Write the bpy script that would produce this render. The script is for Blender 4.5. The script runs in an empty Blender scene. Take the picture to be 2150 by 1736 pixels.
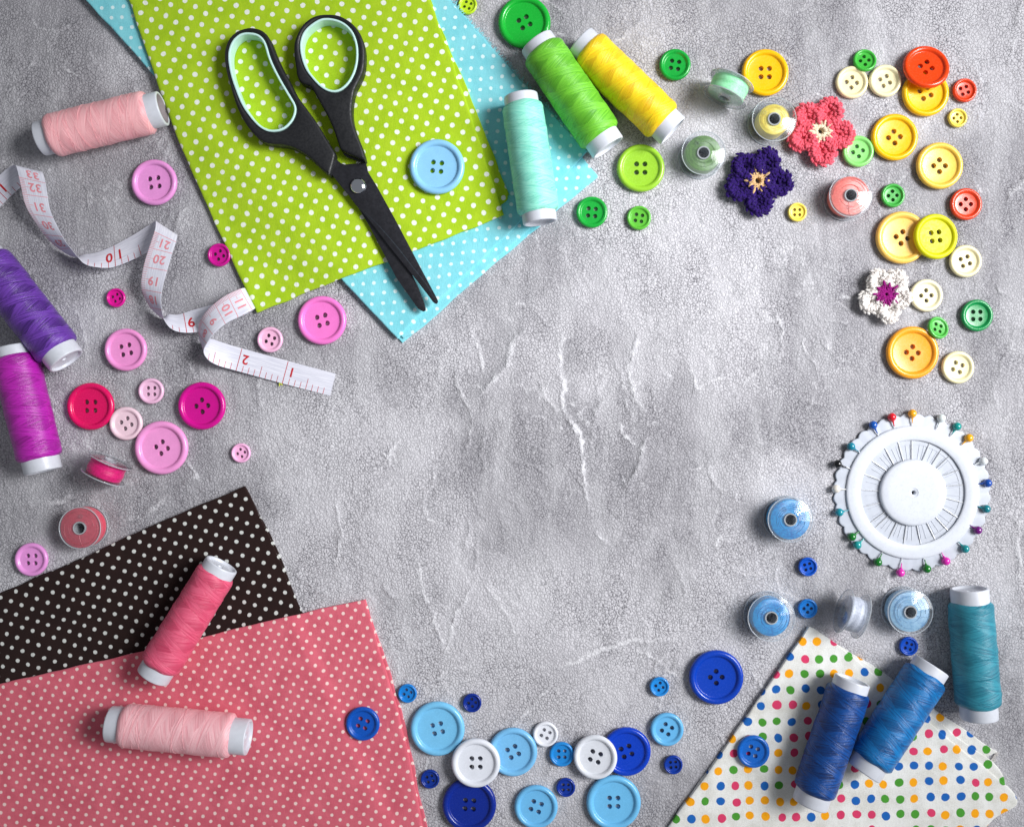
import bpy, math, random
import numpy as np
from mathutils import Vector, Matrix, noise as mnoise

# ------------------------------------------------------------------ layout units
S = 0.2375e-3            # one layout unit in metres
H = 2090.0               # camera height in layout units
CX, CY = 1075.0, 868.0
R = math.radians
rnd = random.Random(7)

def P(px, py, z=0.0):
    """layout point at height z (layout units), seen at (px,py) on the table plan"""
    k = (H - z) / H
    return Vector(((px - CX) * k, (CY - py) * k, z))

scene = bpy.context.scene
C = scene.collection

# ------------------------------------------------------------------ camera, world, lights, exposure
cam_d = bpy.data.cameras.new('camera')
cam = bpy.data.objects.new('camera', cam_d); C.objects.link(cam)
cam.location = (0, 0, H * S)
cam.rotation_euler = (0, 0, 0)
cam_d.sensor_width = 36.0
cam_d.lens = 36.0 * H / 2150.0
cam_d.clip_start = 0.01; cam_d.clip_end = 50
scene.camera = cam

w = bpy.data.worlds.new('World'); scene.world = w; w.use_nodes = True
bg = w.node_tree.nodes['Background']
bg.inputs[0].default_value = (0.90, 0.94, 1.0, 1); bg.inputs[1].default_value = 0.19

def area(name, loc, target, sx, sy, power, col):
    d = bpy.data.lights.new(name, 'AREA'); d.shape = 'RECTANGLE'
    d.size = sx * S; d.size_y = sy * S; d.energy = power; d.color = col
    o = bpy.data.objects.new(name, d); C.objects.link(o)
    o.location = Vector(loc) * S
    v = (Vector(target) - Vector(loc)).normalized()
    o.rotation_euler = v.to_track_quat('-Z', 'Y').to_euler()
    return o
area('window_light', (4700, 500, 3700), (150, 100, 0), 3000, 2800, 13.6, (0.985, 0.99, 1.0))
sp = bpy.data.lights.new('added_fill_spot', 'SPOT'); sp.energy = 46.0; sp.spot_size = R(39); sp.spot_blend = 1.0  # added lamp without a real source; makes brightness peak in the middle
sp.shadow_soft_size = 850 * S; sp.color = (0.985, 0.99, 1.0)
spo = bpy.data.objects.new('added_fill_spot', sp); C.objects.link(spo)
spo.location = Vector((2750, 950, 3000)) * S
spo.rotation_euler = (Vector((200, 230, 0)) - Vector((2750, 950, 3000))).to_track_quat('-Z', 'Y').to_euler()

scene.view_settings.view_transform = 'Standard'
scene.view_settings.look = 'None'
scene.view_settings.exposure = 0.16
scene.view_settings.gamma = 1.0
scene.render.engine = 'CYCLES'
scene.cycles.transparent_max_bounces = 16
scene.cycles.max_bounces = 8

# ------------------------------------------------------------------ materials
def lin(c):
    out = []
    for v in c:
        v = v / 255.0
        out.append(v / 12.92 if v <= 0.04045 else ((v + 0.055) / 1.055) ** 2.4)
    return out

class NT:
    def __init__(self, name):
        self.m = bpy.data.materials.new(name); self.m.use_nodes = True
        self.t = self.m.node_tree; self.n = self.t.nodes
        self.b = self.n['Principled BSDF']; self.out = self.n['Material Output']
    def node(self, typ, **kw):
        n = self.n.new(typ)
        for k, v in kw.items(): setattr(n, k, v)
        return n
    def link(self, a, b): self.t.links.new(a, b)
    def setin(self, sock, v):
        if hasattr(v, 'is_linked') or hasattr(v, 'links'): self.link(v, sock)
        else: sock.default_value = v
    def math(self, op, a, b=0.0, c=0.0, clamp=False):
        n = self.node('ShaderNodeMath', operation=op); n.use_clamp = clamp
        self.setin(n.inputs[0], a); self.setin(n.inputs[1], b)
        if len(n.inputs) > 2: self.setin(n.inputs[2], c)
        return n.outputs[0]
    def mix(self, f, a, b):
        n = self.node('ShaderNodeMix', data_type='RGBA')
        self.setin(n.inputs[0], f); self.setin(n.inputs[6], a); self.setin(n.inputs[7], b)
        return n.outputs[2]
    def smooth(self, x, lo, hi, a=0.0, b=1.0):
        n = self.node('ShaderNodeMapRange', interpolation_type='SMOOTHSTEP')
        self.setin(n.inputs[0], x)
        n.inputs[1].default_value = lo; n.inputs[2].default_value = hi
        n.inputs[3].default_value = a; n.inputs[4].default_value = b
        return n.outputs[0]
    def noise(self, vec, scale, detail=2.0, rough=0.5, dim='3D'):
        n = self.node('ShaderNodeTexNoise'); n.noise_dimensions = dim
        if vec is not None: self.link(vec, n.inputs['Vector'])
        n.inputs['Scale'].default_value = scale; n.inputs['Detail'].default_value = detail
        n.inputs['Roughness'].default_value = rough
        return n.outputs['Fac'] if 'Fac' in n.outputs else n.outputs[0]
    def bump(self, h, strength, dist, normal=None):
        n = self.node('ShaderNodeBump'); n.inputs['Strength'].default_value = strength
        n.inputs['Distance'].default_value = dist; self.link(h, n.inputs['Height'])
        if normal is not None: self.link(normal, n.inputs['Normal'])
        return n.outputs[0]

def rgba(c): return (*lin(c), 1.0)

_mc = {}
def plastic(name, col, rough=0.28, coat=0.0, mottled=0.06, spec=0.5, sss=0.0):
    key = (name, tuple(col), rough)
    if key in _mc: return _mc[key]
    t = NT(name); base = rgba(col)
    co = t.node('ShaderNodeTexCoord')
    nz = t.noise(co.outputs['Object'], 320.0, 4.0, 0.6)
    dk = tuple(v * (1 - mottled * 2.2) for v in base[:3]) + (1,)
    t.link(t.mix(t.smooth(nz, 0.3, 0.7), dk, base), t.b.inputs['Base Color'])
    t.link(t.smooth(t.noise(co.outputs['Object'], 900.0, 3.0), 0.3, 0.75, rough * 0.85, rough * 1.35), t.b.inputs['Roughness'])
    t.b.inputs['Coat Weight'].default_value = coat
    t.b.inputs['Coat Roughness'].default_value = 0.12
    t.b.inputs['Specular IOR Level'].default_value = spec
    if sss:
        t.b.inputs['Subsurface Weight'].default_value = sss
        t.b.inputs['Subsurface Radius'].default_value = (1, 1, 1)
        t.b.inputs['Subsurface Scale'].default_value = 0.001
    t.link(t.bump(t.noise(co.outputs['Object'], 1400.0, 2.0), 0.12, 0.0001), t.b.inputs['Normal'])
    _mc[key] = t.m
    return t.m

def fabric(name, col, dotcol, v1, v2, rad, origin=(0, 0), multi=None, jitter=0.0, weave=1.0, var=0.16, deep=None):
    t = NT(name)
    uv = t.node('ShaderNodeUVMap').outputs[0]
    co = t.node('ShaderNodeTexCoord').outputs['Object']
    # printing wobble
    nzv = t.node('ShaderNodeTexNoise'); t.link(uv, nzv.inputs['Vector']); nzv.inputs['Scale'].default_value = 0.012; nzv.inputs['Detail'].default_value = 2
    sep0 = t.node('ShaderNodeSeparateXYZ'); t.link(uv, sep0.inputs[0])
    sepn = t.node('ShaderNodeSeparateXYZ'); t.link(nzv.outputs['Color'], sepn.inputs[0])
    wob = 7.0
    x = t.math('ADD', t.math('SUBTRACT', sep0.outputs[0], origin[0]), t.math('MULTIPLY', t.math('SUBTRACT', sepn.outputs[0], 0.5), wob))
    y = t.math('ADD', t.math('SUBTRACT', sep0.outputs[1], origin[1]), t.math('MULTIPLY', t.math('SUBTRACT', sepn.outputs[1], 0.5), wob))
    det = v1[0] * v2[1] - v1[1] * v2[0]
    a = t.math('ADD', t.math('MULTIPLY', x, v2[1] / det), t.math('MULTIPLY', y, -v2[0] / det))
    b = t.math('ADD', t.math('MULTIPLY', x, -v1[1] / det), t.math('MULTIPLY', y, v1[0] / det))
    fa = t.math('SUBTRACT', t.math('FRACT', a), 0.5); fb = t.math('SUBTRACT', t.math('FRACT', b), 0.5)
    cell = t.node('ShaderNodeCombineXYZ'); t.link(t.math('FLOOR', a), cell.inputs[0]); t.link(t.math('FLOOR', b), cell.inputs[1])
    wn = t.node('ShaderNodeTexWhiteNoise'); wn.noise_dimensions = '2D'; t.link(cell.outputs[0], wn.inputs['Vector'])
    if jitter:
        sj = t.node('ShaderNodeSeparateXYZ'); t.link(wn.outputs['Color'], sj.inputs[0])
        fa = t.math('ADD', fa, t.math('MULTIPLY', t.math('SUBTRACT', sj.outputs[0], 0.5), jitter))
        fb = t.math('ADD', fb, t.math('MULTIPLY', t.math('SUBTRACT', sj.outputs[1], 0.5), jitter))
    dx = t.math('ADD', t.math('MULTIPLY', fa, v1[0]), t.math('MULTIPLY', fb, v2[0]))
    dy = t.math('ADD', t.math('MULTIPLY', fa, v1[1]), t.math('MULTIPLY', fb, v2[1]))
    d = t.math('SQRT', t.math('ADD', t.math('MULTIPLY', dx, dx), t.math('MULTIPLY', dy, dy)))
    edge = t.math('MULTIPLY', t.math('SUBTRACT', t.noise(uv, 0.45, 2.0), 0.5), 1.6)
    d = t.math('ADD', d, edge)
    mask = t.smooth(d, rad - 0.7, rad + 0.7, 1.0, 0.0)
    base = rgba(col); low = rgba(deep) if deep else tuple(v * (1 - var * 1.6) for v in base[:3]) + (1,)
    f = t.math('ADD', t.math('MULTIPLY', t.noise(uv, 0.02, 4.0, 0.6), 0.6), t.math('MULTIPLY', t.noise(uv, 0.5, 2.0, 0.6), 0.4))
    bc = t.mix(t.smooth(f, 0.33, 0.62), low, base)
    if multi:
        r = t.node('ShaderNodeValToRGB'); r.color_ramp.interpolation = 'CONSTANT'
        els = r.color_ramp.elements
        n = len(multi)
        els[0].position = 0; els[0].color = rgba(multi[0]); els[1].position = 1.0 / n; els[1].color = rgba(multi[1])
        for k in range(2, n):
            e = els.new(k / n); e.color = rgba(multi[k])
        t.link(wn.outputs['Value'], r.inputs[0]); dc = r.outputs[0]
    else: dc = rgba(dotcol)
    t.link(t.mix(mask, bc, dc), t.b.inputs['Base Color'])
    t.b.inputs['Roughness'].default_value = 0.9
    t.b.inputs['Specular IOR Level'].default_value = 0.15
    t.b.inputs['Sheen Weight'].default_value = 0.12
    # weave
    wx = t.node('ShaderNodeVectorMath', operation='MULTIPLY'); t.link(uv, wx.inputs[0]); wx.inputs[1].default_value = (0.9, 0.08, 1)
    wy = t.node('ShaderNodeVectorMath', operation='MULTIPLY'); t.link(uv, wy.inputs[0]); wy.inputs[1].default_value = (0.08, 0.9, 1)
    hh = t.math('ADD', t.noise(wx.outputs[0], 1.0, 2.0), t.noise(wy.outputs[0], 1.0, 2.0))
    t.link(t.bump(hh, 0.5 * weave, 0.00028, t.bump(t.noise(uv, 0.035, 3.0), 0.25, 0.0018)), t.b.inputs['Normal'])
    return t.m

def thread_mat(name, col, deep, period=44.0, gloss=0.42, contrast=1.0, vlight=None):
    t = NT(name)
    uv = t.node('ShaderNodeUVMap').outputs[0]
    s = t.node('ShaderNodeSeparateXYZ'); t.link(uv, s.inputs[0])
    u, v = s.outputs[0], s.outputs[1]         # u: round the reel in units, v: along the reel in units
    wob = t.math('MULTIPLY', t.math('SUBTRACT', t.noise(uv, 0.03, 2.0), 0.5), 16.0)
    circ = 283.0
    ph = t.math('ADD', t.math('DIVIDE', t.math('ADD', v, wob), period), t.math('DIVIDE', u, circ / 2.4))
    f = t.math('FRACT', ph)
    ph2 = t.math('SUBTRACT', t.math('DIVIDE', t.math('ADD', v, wob), period * 1.13), t.math('DIVIDE', u, circ / 2.0))
    f2 = t.math('FRACT', ph2)
    maskA = t.smooth(f, 0.44, 0.5)
    tri = t.math('MULTIPLY', maskA, t.smooth(f2, 0.3, 0.9))
    def strands(sgn, freq):
        cx = t.math('MULTIPLY', t.math('ADD', v, t.math('MULTIPLY', u, 0.26 * sgn)), freq)
        cy = t.math('MULTIPLY', u, 0.012)
        c = t.node('ShaderNodeCombineXYZ'); t.link(cx, c.inputs[0]); t.link(cy, c.inputs[1])
        return t.noise(c.outputs[0], 1.0, 3.0, 0.65)
    n = t.node('ShaderNodeMix', data_type='FLOAT')
    t.link(maskA, n.inputs[0]); t.link(strands(1, 0.55), n.inputs[2]); t.link(strands(-1, 0.55), n.inputs[3])
    st = n.outputs[0]
    base, low = rgba(col), rgba(deep)
    c1 = t.mix(t.smooth(st, 0.36, 0.56), low, base)
    c2 = t.mix(t.math('MULTIPLY', tri, 0.6 * contrast), c1, tuple(v * .8 for v in low[:3]) + (1,))  # darker sectors: uneven sheen of the crossed winding painted into the colour
    if vlight: c2 = t.mix(t.smooth(strands(1, 0.12), 0.55, 0.75, 0, 0.4), c2, rgba(vlight))
    t.link(c2, t.b.inputs['Base Color'])
    t.b.inputs['Roughness'].default_value = gloss
    t.b.inputs['Specular IOR Level'].default_value = 0.5
    t.b.inputs['Sheen Weight'].default_value = 0.04
    ridge = t.math('ADD', st, t.math('MULTIPLY', t.smooth(f, 0.40, 0.5), 0.2))
    t.link(t.bump(ridge, 0.7, 0.0004), t.b.inputs['Normal'])
    return t.m

def clear_plastic(name, tint=(250, 251, 252), milky=0.04):
    t = NT(name); t.n.remove(t.b)
    tr = t.node('ShaderNodeBsdfTransparent'); tr.inputs[0].default_value = rgba(tint)
    gl = t.node('ShaderNodeBsdfGlossy'); gl.inputs['Roughness'].default_value = 0.08
    df = t.node('ShaderNodeBsdfDiffuse'); df.inputs[0].default_value = (0.8, 0.84, 0.88, 1)
    m1 = t.node('ShaderNodeMixShader'); m1.inputs[0].default_value = milky
    t.link(tr.outputs[0], m1.inputs[1]); t.link(df.outputs[0], m1.inputs[2])
    lw = t.node('ShaderNodeLayerWeight'); lw.inputs[0].default_value = 0.5; fac = t.math('ADD', t.math('MULTIPLY', t.math('POWER', lw.outputs['Facing'], 1.8), 0.8), 0.016)
    co = t.node('ShaderNodeTexCoord').outputs['Object']
    b = t.bump(t.noise(co, 160.0, 2.0), 0.1, 0.0003)
    t.link(b, gl.inputs['Normal'])
    m2 = t.node('ShaderNodeMixShader'); t.link(fac, m2.inputs[0])
    t.link(m1.outputs[0], m2.inputs[1]); t.link(gl.outputs[0], m2.inputs[2])
    t.link(m2.outputs[0], t.out.inputs[0])
    return t.m

def metal(name, col, rough, aniso=0.0):
    t = NT(name); t.b.inputs['Metallic'].default_value = 1.0
    t.b.inputs['Base Color'].default_value = rgba(col)
    co = t.node('ShaderNodeTexCoord').outputs['Object']
    t.link(t.smooth(t.noise(co, 500.0, 4.0, 0.7), 0.3, 0.7, rough * 0.8, rough * 1.3), t.b.inputs['Roughness'])
    return t.m

def yarn_mat(name, col, deep):
    t = NT(name)
    co = t.node('ShaderNodeTexCoord').outputs['Object']
    n1 = t.noise(co, 1500.0, 3.0, 0.7)
    t.link(t.mix(t.smooth(n1, 0.3, 0.65), rgba(deep), rgba(col)), t.b.inputs['Base Color'])
    t.b.inputs['Roughness'].default_value = 0.95
    t.b.inputs['Specular IOR Level'].default_value = 0.1
    t.b.inputs['Sheen Weight'].default_value = 0.12
    t.link(t.bump(t.noise(co, 3000.0, 2.0), 0.8, 0.0003), t.b.inputs['Normal'])
    return t.m

# ------------------------------------------------------------------ mesh helpers
class MB:
    def __init__(self): self.v = []; self.f = []; self.uv = []; self.mi = []
    def vert(self, p): self.v.append(tuple(p)); return len(self.v) - 1
    def face(self, idx, uvs=None, mi=0):
        self.f.append(tuple(idx)); self.uv.append(uvs); self.mi.append(mi)
    def lathe(self, prof, n=48, M=Matrix.Identity(4), close=False, mi=0):
        """prof: list of (r,z). UV = (arc length round, z)"""
        rings = []
        for r, z in prof:
            if r < 1e-6: rings.append([self.vert(M @ Vector((0, 0, z)))])
            else: rings.append([self.vert(M @ Vector((r * math.cos(2 * math.pi * i / n), r * math.sin(2 * math.pi * i / n), z))) for i in range(n)])
        seq = list(range(len(prof)))
        if close: seq.append(0)
        rm = 45.0
        for a, b in zip(seq[:-1], seq[1:]):
            A, B = rings[a], rings[b]; za, zb = prof[a][1], prof[b][1]
            for i in range(n):
                j = (i + 1) % n
                u0 = i / n * 2 * math.pi * rm; u1 = (i + 1) / n * 2 * math.pi * rm
                if len(A) == 1 and len(B) == 1: continue
                if len(A) == 1: self.face((A[0], B[j], B[i]), [(u0, za), (u1, zb), (u0, zb)], mi)
                elif len(B) == 1: self.face((A[i], A[j], B[0]), [(u0, za), (u1, za), (u0, zb)], mi)
                else: self.face((A[i], A[j], B[j], B[i]), [(u0, za), (u1, za), (u1, zb), (u0, zb)], mi)
    def tube(self, pts, rad, n=6, caps=True, mi=0):
        pts = [Vector(p) for p in pts]
        rings = []
        up = Vector((0, 0, 1))
        for i, p in enumerate(pts):
            d = (pts[min(i + 1, len(pts) - 1)] - pts[max(i - 1, 0)])
            d = d.normalized() if d.length > 1e-9 else Vector((1, 0, 0))
            a = d.cross(up)
            if a.length < 1e-3: a = d.cross(Vector((0, 1, 0)))
            a.normalize(); b = a.cross(d)
            r = rad[i] if isinstance(rad, (list, tuple)) else rad
            rings.append([self.vert(p + a * math.cos(2 * math.pi * k / n) * r + b * math.sin(2 * math.pi * k / n) * r) for k in range(n)])
        for A, B in zip(rings[:-1], rings[1:]):
            for k in range(n): self.face((A[k], B[k], B[(k + 1) % n], A[(k + 1) % n]), None, mi)
        if caps: self.face(rings[0], None, mi); self.face(rings[-1][::-1], None, mi)
    def ellipsoid(self, c, ax, r, l, n=7, m=5, mi=0):
        """elongated along ax (half length l), radius r"""
        ax = Vector(ax).normalized(); a = ax.cross(Vector((0, 0, 1)))
        if a.length < 1e-3: a = Vector((1, 0, 0))
        a.normalize(); b = a.cross(ax); c = Vector(c)
        rings = []
        for i in range(m + 1):
            th = math.pi * i / m
            if i in (0, m): rings.append([self.vert(c + ax * l * math.cos(th))]); continue
            rings.append([self.vert(c + ax * l * math.cos(th) + (a * math.cos(2 * math.pi * k / n) + b * math.sin(2 * math.pi * k / n)) * r * math.sin(th)) for k in range(n)])
        for A, B in zip(rings[:-1], rings[1:]):
            for k in range(n):
                j = (k + 1) % n
                if len(A) == 1: self.face((A[0], B[k], B[j]), None, mi)
                elif len(B) == 1: self.face((A[k], B[0], A[j]), None, mi)
                else: self.face((A[k], B[k], B[j], A[j]), None, mi)
    def build(self, name, mats, parent=None, loc=(0, 0, 0), smooth=True, sharp=40):
        me = bpy.data.meshes.new(name)
        L = Vector(loc)
        me.from_pydata([((x - L.x) * S, (y - L.y) * S, (z - L.z) * S) for x, y, z in self.v], [], self.f)
        if any(u is not None for u in self.uv):
            lay = me.uv_layers.new(name='UVMap')
            k = 0
            for fi, f in enumerate(self.f):
                u = self.uv[fi]
                for q in range(len(f)):
                    if u is not None: lay.data[k].uv = u[q]
                    k += 1
        if not isinstance(mats, (list, tuple)): mats = [mats]
        for m in mats: me.materials.append(m)
        me.polygons.foreach_set('material_index', self.mi)
        if smooth:
            me.polygons.foreach_set('use_smooth', [True] * len(me.polygons))
            me.set_sharp_from_angle(angle=R(sharp))
        me.update()
        o = bpy.data.objects.new(name, me); C.objects.link(o)
        if parent is not None:
            o.parent = parent
        else: o.location = L * S
        return o

def tag(o, label, cat, group=None):
    o['label'] = label; o['category'] = cat
    if group: o['group'] = group
    return o

def thing(name, label, cat, loc=(0, 0, 0), group=None):
    o = bpy.data.objects.new(name, None); C.objects.link(o)
    o.empty_display_size = 0.01
    o.location = Vector(loc) * S
    return tag(o, label, cat, group)

def orient(loc, xdir=None, zdir=(0, 0, 1)):
    z = Vector(zdir).normalized()
    q = z.to_track_quat('Z', 'Y')
    return Matrix.Translation(Vector(loc)) @ q.to_matrix().to_4x4()

# ------------------------------------------------------------------ concrete tabletop
def build_ground():
    rs = np.random.RandomState(3)
    x0, x1, y0, y1, st = -260, 2410, -260, 2000, 2.5
    nx = int((x1 - x0) / st) + 1; ny = int((y1 - y0) / st) + 1
    xs = x0 + np.arange(nx) * st; ys = y0 + np.arange(ny) * st
    X, Y = np.meshgrid(xs, ys)
    def vnoise(cell, seed):
        r = np.random.RandomState(seed)
        gx = int((x1 - x0) / cell) + 3; gy = int((y1 - y0) / cell) + 3
        g = r.rand(gy, gx)
        fx = (X - x0) / cell; fy = (Y - y0) / cell
        ix = fx.astype(int); iy = fy.astype(int); tx = fx - ix; ty = fy - iy
        tx = tx * tx * (3 - 2 * tx); ty = ty * ty * (3 - 2 * ty)
        return (g[iy, ix] * (1 - tx) + g[iy, ix + 1] * tx) * (1 - ty) + (g[iy + 1, ix] * (1 - tx) + g[iy + 1, ix + 1] * tx) * ty
    def fbm(cell, seed, o=4, p=0.5):
        s = 0; a = 1; tot = 0
        for k in range(o):
            s = s + a * vnoise(cell / 2 ** k, seed + k * 17); tot += a; a *= p
        return s / tot
    ss = lambda v, a, b: np.clip((v - a) / (b - a), 0, 1) ** 2 * (3 - 2 * np.clip((v - a) / (b - a), 0, 1))
    hgt = (fbm(500, 11) - 0.5) * 3
    ridge = np.zeros_like(X); dark = np.zeros_like(X)
    wx = (fbm(60, 5, 4, 0.6) - 0.5) * 20 + (fbm(9, 15, 2, .7) - .5) * 8; wy = (fbm(60, 9, 4, 0.6) - 0.5) * 20 + (fbm(9, 19, 2, .7) - .5) * 8
    rough = fbm(14, 77, 3, 0.7)
    brk = np.clip((fbm(26, 91, 3, .7) - .33) * 3.2, 0, 1)
    def line(pts, wd=4.5, amp=1.0, side=0.0):
        pts = np.array(pts, float)
        bx0, by0 = pts.min(0) - 45; bx1, by1 = pts.max(0) + 45
        i0, i1 = max(0, int((bx0 - x0) / st)), min(nx, int((bx1 - x0) / st)); j0, j1 = max(0, int((by0 - y0) / st)), min(ny, int((by1 - y0) / st))
        if i1 <= i0 or j1 <= j0: return
        sl = (slice(j0, j1), slice(i0, i1))
        XX = X[sl] + wx[sl]; YY = Y[sl] + wy[sl]
        D = np.full(XX.shape, 1e9); SD = np.zeros(XX.shape); T = np.zeros(XX.shape)
        n = len(pts) - 1
        for k in range(n):
            a, b = pts[k], pts[k + 1]; d = b - a; L = np.hypot(*d) + 1e-9; d /= L
            t = np.clip((XX - a[0]) * d[0] + (YY - a[1]) * d[1], 0, L)
            qx = XX - a[0] - d[0] * t; qy = YY - a[1] - d[1] * t
            dd = np.hypot(qx, qy); m = dd < D
            D[m] = dd[m]; SD[m] = (d[0] * qy - d[1] * qx)[m]; T[m] = ((k + t / L) / n)[m]
        taper = np.clip(np.minimum(T, 1 - T) * 6 + 0.25, 0, 1)
        w_ = wd * 1.05 * (0.25 + 1.4 * rough[sl])
        r = np.exp(-(D / w_) ** 2) * amp * taper
        ridge[sl] = np.maximum(ridge[sl], r * (0.45 + 1.7 * rough[sl] * brk[sl]))
        hgt[sl] += r * 2.2 + np.exp(-(D / (wd * 3.2)) ** 2) * amp * taper * .7
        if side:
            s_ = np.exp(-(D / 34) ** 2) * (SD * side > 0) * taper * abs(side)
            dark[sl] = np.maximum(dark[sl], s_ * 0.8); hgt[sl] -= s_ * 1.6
    q = lambda l, s=0.3376, ox=871, oy=580.7: [(a * s + ox, b * s + oy) for a, b in l]
    line(q([(690, 330), (620, 390), (580, 480), (550, 580), (480, 660), (400, 750)]), 5.5, 1.1, 1)
    line(q([(1050, 340), (930, 410), (895, 560), (910, 680), (900, 740), (950, 850), (1040, 980), (1055, 1100), (1050, 1250), (1075, 1350)]), 6, 1.15, -1)
    line(q([(1400, 330), (1380, 430), (1320, 560), (1350, 660), (1370, 760), (1430, 840)]), 5, 0.9, 0.4)
    line(q([(1290, 890), (1290, 980), (1340, 1020), (1390, 1070)]), 5, 0.9)
    line(q([(1450, 1000), (1400, 1150), (1310, 1330)]), 3.5, 0.9, 0.8)
    line(q([(380, 400), (400, 480), (425, 600)]), 4, 0.9, -0.6)
    line(q([(250, 560), (300, 760), (350, 870), (340, 1000), (310, 1110)]), 4, 0.7, 0.5)
    line(q([(1190, 760), (1130, 830), (1110, 880)]), 4, 0.6, 0.9)
    line(q([(2050, 690), (2080, 640), (2130, 600)]), 5, 0.7)
    line(q([(1810, 1140), (1840, 1220), (1880, 1300), (1940, 1340)]), 3.5, 0.7)
    line(q([(1130, 1590), (1190, 1680)]), 4, .8); line(q([(1850, 1680), (1900, 1610), (1970, 1640)]), 5, 0.9)
    for l, wd, am in [
        ([(1078, 640), (1120, 640), (1150, 690)], 4, .7), ([(1290, 750), (1330, 880)], 4, .6),
        ([(870, 1170), (905, 1280), (930, 1372)], 4, .9), ([(1000, 1215), (960, 1290), (930, 1378)], 4, .8),
        ([(1015, 1225), (1060, 1290), (1088, 1340)], 4, .8), ([(1045, 1335), (1085, 1325), (1120, 1335)], 3, .7), ([(1083, 1300), (1090, 1375)], 3, .7),
        ([(1110, 1400), (1180, 1400), (1250, 1368), (1330, 1348), (1420, 1345)], 4.5, .9),
        ([(1000, 1600), (1060, 1540), (1110, 1490), (1170, 1430)], 4, .8), ([(2143, 1085), (2138, 1160), (2145, 1240)], 4, 1.0),
        ([(2090, 1395), (2120, 1380), (2150, 1385)], 3, .6), ([(700, 1040), (715, 1130), (700, 1190)], 3.5, .7),
        ([(1350, 40), (1310, 75), (1260, 95)], 4, .6), ([(1180, 25), (1240, 40), (1290, 20)], 3, .5),
        ([(1370, 370), (1410, 355), (1440, 365), (1470, 362)], 4, .8), ([(1540, 600), (1590, 560), (1680, 535)], 3, .5),
        ([(1700, 640), (1730, 700), (1745, 740)], 3, .6), ([(1440, 830), (1490, 800), (1560, 790)], 3, .6),
        ([(300, 430), (330, 360), (360, 300)], 3.5, .6), ([(250, 600), (290, 540), (345, 470), (370, 430)], 4, .7),
        ([(560, 760), (540, 820), (550, 860)], 5, .6), ([(150, 640), (170, 690), (180, 760)], 5, .5), ([(130, 700), (230, 650)], 4, .4),
        ([(390, 960), (412, 1000), (380, 1020)], 4, .6), ([(20, 1060), (120, 1050), (260, 1020), (350, 990)], 7, .5),
        ([(230, 1100), (300, 1085), (350, 1045)], 6, .6), ([(600, 1180), (660, 1240), (700, 1250)], 4, .4),
        ([(1180, 960), (1230, 1030), (1235, 1080)], 3.5, .5), ([(1420, 1180), (1440, 1260)], 3.5, .5), ([(1330, 1240), (1290, 1330)], 3, .5),
        ([(2050, 60), (2110, 90), (2150, 80)], 3.5, .4), ([(420, 700), (400, 760), (405, 800)], 5, .5)]:
        line(l, wd, am)
    rr = random.Random(41)
    for k in range(240):
        a = rr.uniform(0, math.pi); x, y = rr.uniform(x0, x1), rr.uniform(y0, y1)
        pts = [(x, y)]
        for j in range(rr.randint(2, 5)):
            a += rr.uniform(-.6, .6); x += math.cos(a) * rr.uniform(12, 38); y += math.sin(a) * rr.uniform(12, 38); pts.append((x, y))
        line(pts, rr.uniform(2, 4.2), rr.uniform(.3, .85), rr.choice([0, 0, .5, -.5]))
    # overlapping plaster plates
    pn = fbm(230, 101, 5, 0.58)
    for lv in (0.40, 0.48, 0.55, 0.63):
        hgt += ss(pn, lv - .004, lv + .004) * 0.9
        band = np.exp(-((pn - lv - .004) / 0.006) ** 2) * ss(fbm(120, 205 + int(lv * 100)), .45, .6)
        ridge = np.maximum(ridge, band * (0.2 + .7 * rough))
    # white crumbs, denser on the rougher left side
    sp = fbm(9, 301, 2, 0.8); dens = ss(fbm(160, 333), .45, .75)
    crumbs = ss(sp, 0.80 - .05 * dens, 0.9)
    left = np.clip((900 - X) / 700, 0, 1)
    crumbs *= (0.35 + 0.65 * left)
    ridge = np.clip(np.maximum(ridge, crumbs * .8), 0, 1.2); hgt += crumbs * 1.2
    hgt += (fbm(12, 401, 3, .7) - .5) * 1.3
    Zh = hgt - np.median(hgt) - 1.6
    Z = 1.4 - np.log1p(np.exp(np.clip(1.6 * (1.4 - Zh), -30, 30))) / 1.6
    Z = np.maximum(Z, -6.0)
    patch = fbm(330, 509, 5, .6)
    V = np.stack([(X - CX) * S, (CY - Y) * S, Z * S], -1).reshape(-1, 3)
    idx = np.arange(nx * ny).reshape(ny, nx)
    F = np.stack([idx[:-1, :-1], idx[1:, :-1], idx[1:, 1:], idx[:-1, 1:]], -1).reshape(-1, 4)
    me = bpy.data.meshes.new('concrete_surface')
    me.vertices.add(len(V)); me.vertices.foreach_set('co', V.ravel())
    me.loops.add(F.size); me.loops.foreach_set('vertex_index', F.ravel())
    me.polygons.add(len(F)); me.polygons.foreach_set('loop_start', np.arange(0, F.size, 4)); me.polygons.foreach_set('loop_total', np.full(len(F), 4))
    me.update(calc_edges=True)
    me.polygons.foreach_set('use_smooth', np.ones(len(F), bool))
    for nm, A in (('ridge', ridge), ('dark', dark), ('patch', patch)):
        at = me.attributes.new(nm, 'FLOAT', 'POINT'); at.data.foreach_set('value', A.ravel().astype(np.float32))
    t = NT('plaster'); m = t.m
    co = t.node('ShaderNodeTexCoord').outputs['Object']
    def attr(n_):
        a = t.node('ShaderNodeAttribute'); a.attribute_name = n_; return a.outputs['Fac']
    rg, dk, pt = attr('ridge'), attr('dark'), attr('patch')
    g1 = t.noise(co, 1000.0, 3.0, 0.62)
    g2 = t.noise(co, 1700.0, 2.0, 0.6)
    big = t.noise(co, 14.0, 5.0, 0.65)
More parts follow.
